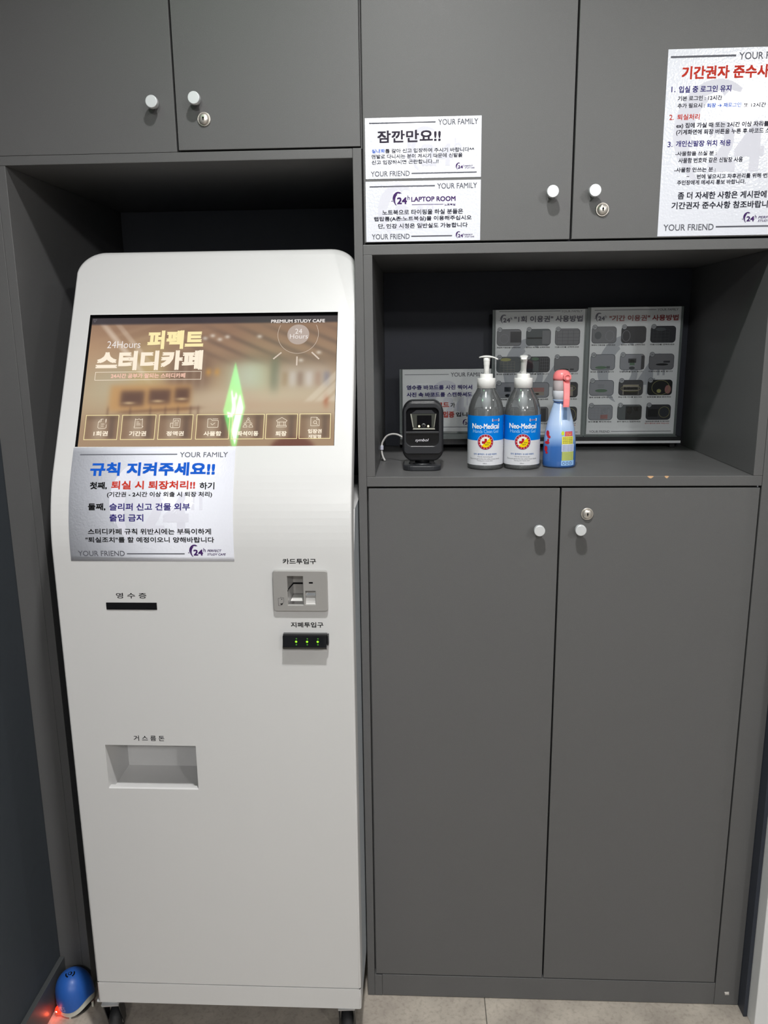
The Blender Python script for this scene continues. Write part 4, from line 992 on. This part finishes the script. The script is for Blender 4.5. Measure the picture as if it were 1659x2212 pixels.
# ------------------------------------------------------------------ hand gel pump bottles
CLEAR = clear_mat('clear_pet', (.80, .82, .83), gloss=.10, rough=.05, haze=.18, haze_col=(.50, .52, .53))
GEL = clear_mat('clear_gel', (.86, .88, .88), gloss=.02, rough=.05, haze=.06, haze_col=(.45, .47, .46))
PUMP = mat('white_pump_plastic', (236, 236, 234), rough=.35)
PISTON = mat('milky_piston', (205, 208, 210), rough=.3)
for nm, cc in (('label_blue', (0, 120, 214)), ('label_white', (214, 215, 220)), ('emb_navy', (70, 60, 140)), ('emb_red', (176, 28, 38)), ('emb_white', (232, 230, 228)), ('emb_yellow', (238, 208, 12)), ('badge', (240, 236, 230))): COLORS[nm] = cc
BR = .0374; BZ = 1.2184
def pump_bottle(X, Y, label, headrot, level):
    r = thing('pump_bottle', label, 'bottle', (X, Y, BZ), 'hand gel pump bottles in the niche')
    pr_ = [(.0001, .0010), (.0340, .0002), (.0362, .0022), (.0372, .0065), (BR - .0002, .012), (BR - .0002, .1166), (.0360, .1246), (.0340, .1326), (.0312, .1416), (.0270, .1503), (.0217, .1586), (.0186, .1656), (.0180, .1700)]
    MB(CLEAR).lathe(pr_, (X, Y, BZ), 48, cap=False).build('bottle_body', r)
    g = MB(GEL).lathe([(.0001, .0030), (.0335, .0026), (.0350, .006), (.0358, .012), (.0358, min(.116, level)), (.0340 if level > .12 else .0358, level), (.0001, level)], (X, Y, BZ), 40).build('gel', r)
    c_ = MB(PUMP).lathe([(.0180, .1660), (.0188, .1662), (.0188, .1846), (.0182, .1856), (.0135, .1858), (.0133, .1866), (.0131, .1938), (.0124, .1944), (.0001, .1944)], (X, Y, BZ), 40).build('collar', r)
    MB(PISTON).lathe([(.0092, .166), (.0092, .146), (.0100, .1455), (.0100, .1300), (.0060, .1240), (.0035, .1200), (.0030, .012)], (X, Y, BZ), 24).build('dip_tube', r)
    st = MB(PUMP).lathe([(.0055, .1940), (.0056, .2050), (.0060, .2120), (.0066, .2135), (.0061, .2150), (.0068, .2165), (.0062, .2180), (.0070, .2200), (.0072, .2270)], (X, Y, BZ), 20)
    # saddle head with a drooping spout
    P = []; F = []; NSG = 16; NC = 10
    for i in range(NSG + 1):
        t = i / NSG; x_ = -.0150 + .0385 * t; d = (x_ + .001)
        zt = .2318 - (d * d) * (14 if d < 0 else 11); wv = .0082 * (1 - (abs(x_ - .001) / .026) ** 3) + (.0022 if t > .9 else .0004); th_ = .0050 - .0026 * abs(d) / .02
        if t > .85: th_ += .0012
        for q_ in range(NC):
            an = 2 * PI * q_ / NC; P.append((x_, wv * math.cos(an), zt - th_ / 2 + th_ / 2 * math.sin(an) * (1.15 if math.sin(an) < 0 else 1)))
    for i in range(NSG):
        for q_ in range(NC): F.append((i * NC + q_, i * NC + (q_ + 1) % NC, (i + 1) * NC + (q_ + 1) % NC, (i + 1) * NC + q_))
    F += [tuple(range(NC)), tuple(NSG * NC + q_ for q_ in range(NC))]
    Rm = Matrix.Translation((X, Y, BZ)) @ Matrix.Rotation(headrot, 4, 'Z')
    st.pts([tuple(Rm @ Vector(p_)) for p_ in P], F, 0, True)
    st.build('pump_head', r)
    # wrap label
    lb = MB([ink('label_blue'), ink('label_white')]); P = []; F0 = []; F1 = []; NA = 40; zs = [1.2285 - BZ, 1.2795 - BZ, 1.3300 - BZ]
    for z_ in zs:
        for i in range(NA + 1):
            an = math.radians(-90 - 118 + 236 * i / NA); P.append((X + (BR + .0001) * math.cos(an), Y + (BR + .0001) * math.sin(an), BZ + z_ ))
    for i in range(NA): F1.append((i, i + 1, NA + 2 + i, NA + 1 + i)); F0.append((NA + 1 + i, NA + 2 + i, 2 * NA + 3 + i, 2 * NA + 2 + i))
    lb.pts(P, F0, 0, True); lb.pts(P, F1, 1, True)
    lb = lb.build('label', r)
    LS = Sheet(lambda x, z, l: (X + x / 1000, Y - math.sqrt(max(1e-8, (BR + .0001 + l) ** 2 - (x / 1000) ** 2)), z / 1000)); LS.lift = .00035
    dx = 0.0
    LS.fill(shape([rrect(10.3, 25.2, 1318.4, 1324.5, 1.2)]), 'badge', lift=.0003)
    LS.items([(t, x0 + dx, x1 + dx, y0 - 1.2, y1 - 1.2, c_, g_) for (t, x0, x1, y0, y1, c_, g_) in BT if c_ not in ('x', 'emblem', 'badge', 'orange')], .0004)
    LS.items([it for it in BT if it[5] == 'orange'], .0006)
    ex_, ez_ = -2.6, 1276.8
    def disc(r0, c_, l, n_=36): LS.fill((([(ex_ + r0 * math.cos(2 * PI * i / n_), ez_ + r0 * math.sin(2 * PI * i / n_)) for i in range(n_)] + [(ex_, ez_)]), [(i, (i + 1) % n_, n_) for i in range(n_)]), c_, lift=l)
    disc(16.4, 'emb_white', .0004); disc(15.8, 'emb_navy', .0005); disc(15.0, 'emb_red', .0006); disc(11.0, 'emb_white', .0007)
    seg = [(ex_, ez_)] + [(ex_ + 11 * math.cos(math.radians(a_)), ez_ + 11 * math.sin(math.radians(a_))) for a_ in range(-135, 46, 9)]
    LS.fill((seg, [(0, i, i + 1) for i in range(1, len(seg) - 1)]), 'emb_yellow', lift=.0008)
    LS.poly([(ex_ - 7.5, ez_ + 1.8), (ex_ - 2.2, ez_ + 1.8), (ex_ - 2.2, ez_ + 7), (ex_ + 2.6, ez_ + 7), (ex_ + 2.6, ez_ + 2.2), (ex_ - 2.4, ez_ - 4.6), (ex_ - 2.4, ez_ - 3.2), (ex_ - 7.5, ez_ - 3.2)], 'emb_red', .0010)
    LS.text('에탄올', ex_ + 2.0, ex_ + 9.2, ez_ - .2, ez_ - 2.4, 'ink', 1, .0010); LS.text('살균력', ex_ - .8, ex_ + 6.5, ez_ - 4.0, ez_ - 6.8, 'ink', 1, .0010)
    for i in range(14):
        a_ = math.radians(25 + 360 / 14 * i); cx_, cz_ = ex_ + 13 * math.cos(a_), ez_ + 13 * math.sin(a_)
        LS.text('손소독살균항균의약외품안심보호'[i], cx_ - 1.1, cx_ + 1.1, cz_ + 1.1, cz_ - 1.1, 'badge', 1, .0010)
    LS.build('label_print', lb)
    return r
pump_bottle(.1328, .112, 'clear blue-labelled pump bottle with its spout turned right, beside the scanner', math.radians(-12), .1235)
pump_bottle(.2085, .112, 'clear blue-labelled pump bottle with its spout facing out, beside the spray bottle', math.radians(-97), .118)

# ------------------------------------------------------------------ spray bottle
sb = thing('spray_bottle', 'blue spray bottle with pink and white trigger head, right of the pump bottles', 'bottle', (.2885, .122, BZ))
SX_, SY_ = .2885, .122
SPR = [(.0001, .0012), (.0300, .0002), (.0335, .0020), (.0344, .0050), (.0344, .0150), (.0340, .0400), (.0326, .0600), (.0296, .0810), (.0262, .0960), (.0230, .1075), (.0190, .1220), (.0160, .1320), (.0148, .1362), (.0150, .1375)]
SCL = 1.0
def spray_mat():
    m = bpy.data.materials.new('blue_shrink_sleeve'); m.use_nodes = True; nt = m.node_tree; b_ = nt.nodes['Principled BSDF']
    tc = nt.nodes.new('ShaderNodeTexCoord'); sx = nt.nodes.new('ShaderNodeSeparateXYZ'); rp = nt.nodes.new('ShaderNodeValToRGB'); mr = nt.nodes.new('ShaderNodeMapRange')
    ns = nt.nodes.new('ShaderNodeTexNoise'); ns.inputs['Scale'].default_value = 18; ad = nt.nodes.new('ShaderNodeMath'); ad.operation = 'MULTIPLY_ADD'; ad.inputs[1].default_value = .016
    nt.links.new(tc.outputs['Object'], sx.inputs[0]); nt.links.new(tc.outputs['Object'], ns.inputs['Vector'])
    nt.links.new(ns.outputs['Fac'], ad.inputs[0]); nt.links.new(sx.outputs['Z'], ad.inputs[2]); nt.links.new(ad.outputs[0], mr.inputs['Value'])
    mr.inputs['From Min'].default_value = 0; mr.inputs['From Max'].default_value = .14
    e = rp.color_ramp.elements; e[0].position = .0; e[0].color = lin((130, 165, 220)); e[1].position = 1; e[1].color = lin((180, 204, 238))
    for p_, c_ in ((.05, (112, 150, 210)), (.08, (52, 98, 165)), (.36, (60, 108, 178)), (.50, (150, 184, 230)), (.7, (186, 208, 240))):
        k_ = e.new(p_); k_.color = lin(c_)
    nt.links.new(mr.outputs[0], rp.inputs[0]); nt.links.new(rp.outputs[0], b_.inputs['Base Color'])
    b_.inputs['Roughness'].default_value = .22; b_.inputs['Coat Weight'].default_value = .6; b_.inputs['Coat Roughness'].default_value = .06
    return m
MB(spray_mat()).lathe(SPR, (SX_, SY_, BZ), 48, cap=False, ey=.78).build('bottle_body', sb)
MB([mat('pale_blue_plastic', (176, 200, 235), rough=.3), mat('mid_blue_plastic', (60, 100, 175), rough=.4)]).lathe([(.0140, .1355), (.0165, .1372), (.0172, .1392), (.0172, .1400), (.0166, .1408)], (SX_, SY_, BZ), 36).lathe([(.0150, .1340), (.0152, .1356)], (SX_, SY_, BZ), 36, mi=1).build('neck_ring', sb)
MB(mat('white_cap_plastic', (222, 224, 232), rough=.35)).lathe([(.0160, .1408), (.0170, .1414), (.0170, .1580), (.0166, .1588)], (SX_, SY_, BZ), 36).build('collar', sb)
MB(mat('milky_translucent_plastic', (208, 196, 198), rough=.35)).lathe([(.0164, .1590), (.0172, .1600), (.0174, .1720), (.0176, .1800), (.0178, .1830)], (SX_, SY_, BZ), 36).build('sprayer_body', sb)
PINK = mat('coral_pink_plastic', (250, 138, 140), rough=.32)
hd = MB(PINK).lathe([(.0180, .1800), (.0182, .1850), (.0178, .1890), (.0166, .1930), (.0145, .1965), (.0110, .1992), (.0060, .2008), (.0001, .2012)], (SX_, SY_, BZ), 36)
hd.build('sprayer_head', sb)
nz = MB(PINK); nx, nz_ = .2945, BZ + .1870
nz.lathe([(.0080, .0), (.0084, -.010), (.0086, -.0125), (.0078, -.0135)], (nx, SY_ - .016, nz_), 8, 'Y', smooth=False, rot=PI / 8)
nz.lathe([(.0056, -.0135), (.0056, -.0155), (.0050, -.0162), (.0044, -.0155), (.0044, -.0142), (.0001, -.0142)], (nx, SY_ - .016, nz_), 24, 'Y', cap=False)
nz.build('nozzle', sb)
tg = MB(PINK); P = []; F = []
tp = [(-.020, .1790), (-.024, .1740), (-.0290, .1660), (-.0325, .1560), (-.0345, .1440), (-.0350, .1320), (-.0345, .1275)]
for i, (dy, dz) in enumerate(tp):
    hw = .0062 + .0004 * (i == 0); d_ = .0022
    for (sx_, sy__) in ((-1, -1), (-.8, -1.5), (.8, -1.5), (1, -1), (1, 1), (-1, 1)): P.append((.2942 - .0008 * i * .3 + sx_ * hw, SY_ + dy + sy__ * d_, BZ + dz))
for i in range(len(tp) - 1):
    for q_ in range(6): F.append((i * 6 + q_, i * 6 + (q_ + 1) % 6, (i + 1) * 6 + (q_ + 1) % 6, (i + 1) * 6 + q_))
F += [tuple(range(6)), tuple((len(tp) - 1) * 6 + q_ for q_ in range(6))]
tg.pts(P, F); tg.build('trigger', sb)
def sr(z):
    z -= BZ
    for (r0, z0), (r1, z1) in zip(SPR[:-1], SPR[1:]):
        if z0 <= z <= z1: return r0 + (r1 - r0) * (z - z0) / (z1 - z0)
    return .03
def sfn(x, z, l):
    r0 = sr(z / 1000) + l; xx = max(-r0 * .999, min(r0 * .999, x / 1000)); return (SX_ + xx, SY_ - .78 * math.sqrt(r0 * r0 - xx * xx), z / 1000)
COLORS.update({'s_yel': (232, 222, 70), 's_pnk': (214, 66, 108), 's_pale': (196, 206, 232), 's_ygr': (196, 206, 110), 's_lime': (200, 214, 60), 's_red': (190, 40, 50), 's_lb': (150, 190, 235), 's_txt': (70, 80, 120), 's_clear': (122, 150, 190)})
SS_ = Sheet(sfn); SS_.lift = .0003
def gridrect(x0, x1, z0, z1, c_, l=.0003, nx_=8, nz2=4):
    V = [(x0 + (x1 - x0) * i / nx_, z0 + (z1 - z0) * j / nz2) for j in range(nz2 + 1) for i in range(nx_ + 1)]
    F = [(j * (nx_ + 1) + i, j * (nx_ + 1) + i + 1, (j + 1) * (nx_ + 1) + i + 1, (j + 1) * (nx_ + 1) + i) for j in range(nz2) for i in range(nx_)]
    SS_.fill((V, F), c_, lift=l)
gridrect(.5, 24, 1268.5, 1284.3, 's_yel'); gridrect(6.5, 22.5, 1285.0, 1294.5, 's_pnk'); gridrect(0, 26.5, 1253, 1268.4, 's_pale'); gridrect(1, 26, 1234.5, 1252.9, 's_ygr'); gridrect(0, 27.5, 1224, 1234.4, 's_lb')
gridrect(.5, 10.5, 1318, 1351, 's_clear', .0002, 4, 8)
SS_.poly([(2.0 + 3.2 * math.cos(2 * PI * i / 14), 1291 + 4.6 * math.sin(2 * PI * i / 14)) for i in range(14)], 's_lime', .0006)
for i, z_ in enumerate((1281.5, 1278, 1274.5, 1271)): SS_.text('세균 99% 제거 살균세정', 2.2, 22, z_ + 1.2, z_ - 1.2, 's_txt', 1, .0006)
SS_.text('뿌리는 살균', 8.5, 21, 1292.5, 1289.8, 's_yel', 1, .0006); SS_.text('강력 세정제', 8.5, 20, 1288.8, 1286.2, 's_yel', 1, .0006)
for i in range(5): SS_.text('사용방법 및 사용상 주의사항', 1, 24, 1266.8 - i * 2.8, 1264.9 - i * 2.8, 's_txt', 0, .0006)
for i in range(6): SS_.text('용도 주방 욕실 찌든때 제거용', 2, 24, 1251.6 - i * 2.9, 1249.8 - i * 2.9, 's_txt', 0, .0006)
for i in range(3): SS_.poly([(5 + i * 7.5 + 2.8 * math.cos(2 * PI * t_ / 14), 1229 + 3.2 * math.sin(2 * PI * t_ / 14)) for t_ in range(14)], 's_txt', .0005); SS_.poly([(5 + i * 7.5 + 1.9 * math.cos(2 * PI * t_ / 14), 1229 + 2.2 * math.sin(2 * PI * t_ / 14)) for t_ in range(14)], 's_lb', .0008)
for (x_, z_, a_, b_) in ((-27.0, 1289.5, 2.6, 6.5), (-25.0, 1283.0, 3.0, 3.0), (-28.0, 1271.0, 4.0, 3.2), (-26.5, 1276.0, 1.6, 3.0), (-30.0, 1258.0, 2.6, 6.0), (-28.8, 1250.0, 2.0, 2.6)):
    SS_.poly([(x_ + a_ * math.cos(2 * PI * t_ / 14), z_ + b_ * math.sin(2 * PI * t_ / 14)) for t_ in range(14)], 's_red', .0006)
SS_.build('label_print', sb)

# ------------------------------------------------------------------ blue domed device on the floor
dv = thing('blue_domed_device', 'small blue egg-shaped device with a glowing red light on the floor left of the kiosk', 'device', (-.790, -.048, 0))
DX, DY, DRX, DRY, DH = -.7920, -.0500, .0405, .0440, .0900
def dome(mx, r_s, zlow, ztop_s, nm, n_=44, m_=18):
    P = []; F = []
    for j in range(m_ + 1):
        t = j / m_
        for i in range(n_):
            an = 2 * PI * i / n_; lo = zlow(an)
            z_ = lo + (DH * ztop_s - lo) * math.sin(t * PI / 2)
            hh = max(0, (z_ - .022) / (DH * ztop_s - .022)); rad = math.sqrt(max(0, 1 - hh ** 3.1)) if z_ > .022 else (1 - .05 * ((.022 - z_) / .022) ** 2)
            P.append((DX + DRX * r_s * rad * math.cos(an) + (-.006) * hh, DY + DRY * r_s * rad * math.sin(an) + (-.002) * hh, z_))
    for j in range(m_):
        for i in range(n_): F.append((j * n_ + i, j * n_ + (i + 1) % n_, (j + 1) * n_ + (i + 1) % n_, (j + 1) * n_ + i))
    return MB(mx).pts(P, F, 0, True).build(nm, dv)
bluem = mat('blue_soft_plastic', (38, 92, 176), rough=.42, coat=.1)
wave = lambda an: .0185 + .018 * max(0, math.cos(an - math.radians(-22))) ** 4
dome(bluem, 1.0, wave, 1.0, 'shell')
dome(mat('cream_plastic', (208, 208, 196), rough=.4), .965, lambda an: .0055 + .0155 * max(0, math.cos(an - math.radians(-22))) ** 4, .96, 'base_rim')
MB(BLACK).lathe([(.034, .003), (.034, .012), (.001, .013)], (DX, DY, 0), 28, ey=1.05).build('underside', dv)
for (X, Y) in ((DX + .001, DY - .038), (DX + .0385, DY - .003), (DX - .03, DY + .02), (DX + .02, DY + .035)): MB(mat('cream_plastic')).box(X - .0022, X + .0022, Y - .002, Y + .002, 0, .013, bev=.0006).build('foot', dv)
vt = MB(VOID); vx, vy, vz = DX + .0085, DY + .0020, DH * .965
def onshell(x, y, l=.0004):
    # height of the shell over a point near the top, found by marching
    best = .03
    z_ = DH
    while z_ > .03:
        hh = (z_ - .022) / (DH - .022); rad = math.sqrt(max(0, 1 - hh ** 3.1))
        if ((x - DX - (-.006) * hh) / (DRX * rad + 1e-6)) ** 2 + ((y - DY - (-.002) * hh) / (DRY * rad + 1e-6)) ** 2 <= 1: best = z_; break
        z_ -= .0004
    return (x, y, best + l)
vc = (DX - .005, DY - .006)
vt.pts([onshell(vc[0] + .0048 * math.cos(2 * PI * i / 20), vc[1] + .0048 * math.sin(2 * PI * i / 20)) for i in range(20)], [tuple(range(20))])
for a0, a1 in ((-40, 45), (180, 262)):
    P = []; n_ = 10
    for i in range(n_ + 1):
        an = math.radians(a0 + (a1 - a0) * i / n_)
        for rr in (.0076, .0105): P.append(onshell(vc[0] + rr * math.cos(an), vc[1] + rr * math.sin(an)))
    vt.pts(P, [(2 * i, 2 * i + 1, 2 * i + 3, 2 * i + 2) for i in range(n_)])
vt.build('vent', dv, recalc=False)
def onfront(ang, z, l=.0004):
    hh = max(0, (z - .022) / (DH - .022)); rad = math.sqrt(max(0, 1 - hh ** 3.1)); rad = rad if z > .022 else 1.0
    return (DX + (DRX * rad + l) * math.cos(ang) + (-.006) * hh, DY + (DRY * rad + l) * math.sin(ang) + (-.002) * hh, z)
V, F = textmesh('//TIMES', 3)
MB(mat('faded_white_print', (170, 180, 225), rough=.5)).mesh([(v[0], v[1], 0) for v in V], F, lambda u, v, z: onfront(math.radians(-147 + 50 * u), .0225 + .0125 * v, .0006)).build('lettering', dv)
RLED = mat('red_glowing_lens', (200, 20, 10), rough=.3, emit=(255, 40, 20), es=3.0)
lp_ = onfront(math.radians(-134), .0145, -.003)
MB(RLED).lathe([(.0001, -.0095), (.0060, -.0080), (.0090, -.0040), (.0100, .0), (.0090, .0040), (.0060, .0075), (.0001, .0090)], (lp_[0], lp_[1], .0150), 20).build('red_lens', dv)
MB(mat('led_core', (255, 255, 240), emit=(255, 250, 220), es=9)).lathe([(.0001, -.0035), (.0030, 0), (.0001, .0035)], (lp_[0] - .0028, lp_[1] - .0068, .0165), 14).build('lamp_core', dv)
ld = bpy.data.lights.new('red_led_light', 'POINT'); ld.color = (1, .12, .05); ld.energy = .014; ld.shadow_soft_size = .004
lo = bpy.data.objects.new('red_led_light', ld); COL.objects.link(lo); lo.location = (lp_[0] - .010, lp_[1] - .013, .014)

# ------------------------------------------------------------------ ceiling fittings
LENS = mat('ceiling_lens', (255, 255, 250), emit=(255, 252, 245), es=6)
spots = ['ceiling downlight above the cabinets, nearest the kiosk', 'ceiling globe light further back in the middle of the room, boosted as fill', 'ceiling globe light further back on the right of the room, boosted as fill', 'ceiling downlight at the right near the white door', 'unseen ceiling globe light at the far back of the room, boosted as fill']
for i, (X, Y, P_, rad_) in enumerate(CEILING_LIGHTS):
    f = thing('ceiling_light', spots[i % len(spots)], 'light', (X, Y, CEIL), 'ceiling downlights')
    MB(WHITEG).lathe([(rad_ + .022, 0), (rad_ + .020, -.006), (rad_ + .004, -.008), (rad_, -.001)], (X, Y, CEIL), 36, cap=False).build('trim_ring', f)
    MB(LENS).lathe([(rad_, -.0015), (.0001, -.0015)] if SPREAD[i] else [(rad_, -.002), (rad_ * .98, -.012), (rad_ * .75, -.026), (.0001, -.034)], (X, Y, CEIL), 32, cap=False).build('lens', f)
    la = bpy.data.lights.new('ceiling_lamp', 'AREA' if SPREAD[i] else 'POINT'); la.energy = P_; la.color = (1.0, .99, .975)
    if SPREAD[i]: la.shape = 'DISK'; la.size = rad_ * 2; la.spread = math.radians(SPREAD[i])
    else: la.shadow_soft_size = rad_
    lo = bpy.data.objects.new('ceiling_lamp', la); COL.objects.link(lo); lo.location = (X, Y, CEIL - (.010 if SPREAD[i] else .095))
# green exit sign hanging from the ceiling; it mirrors in the screen
ex = thing('exit_sign', 'green lit exit sign hanging from the ceiling near the left wall', 'sign', (-.73, -1.10, CEIL))
EG = mat('lit_green_panel', (10, 120, 50), emit=(40, 215, 95), es=GREEN); EW = mat('lit_white_panel', (240, 255, 245), emit=(225, 255, 235), es=GREEN * 1.6)
bx('case', ex, WHITEG, -.742, -.7305, -1.220, -.985, 2.445, 2.745, bev=.002)
for Y in (-1.16, -1.04): MB(CHROME).lathe([(.003, 0), (.003, .080)], (-.736, Y, 2.742), 10).build('hanger', ex)
fp = MB([EG]); fp.pts([(-.7300, y, z) for (y, z) in ((-1.215, 2.45), (-.99, 2.45), (-.99, 2.74), (-1.215, 2.74))], [(0, 1, 2, 3)]); fp.build('lit_face', ex, recalc=False)
fw = MB([EW]); 
def fy(u): return -1.215 + .225 * u
def fz(v): return 2.45 + .29 * v
fw.pts([(-.7294, fy(u), fz(v)) for u, v in ((.10, .12), (.42, .12), (.42, .88), (.10, .88))], [(0, 1, 2, 3)])
fw.pts([(-.7294, fy(u), fz(v)) for u, v in ((.55, .62), (.64, .62), (.64, .72), (.55, .72))], [(0, 1, 2, 3)])
fw.pts([(-.7294, fy(u), fz(v)) for u, v in ((.50, .34), (.62, .30), (.70, .56), (.60, .60), (.48, .52))], [(0, 1, 2, 3, 4)])
fw.pts([(-.7294, fy(u), fz(v)) for u, v in ((.50, .34), (.58, .32), (.82, .14), (.74, .10))], [(0, 1, 2, 3)])
fw.pts([(-.7294, fy(u), fz(v)) for u, v in ((.66, .50), (.86, .56), (.86, .50), (.66, .42))], [(0, 1, 2, 3)])
fw.build('running_figure', ex, recalc=False)
bpy.context.view_layer.update()
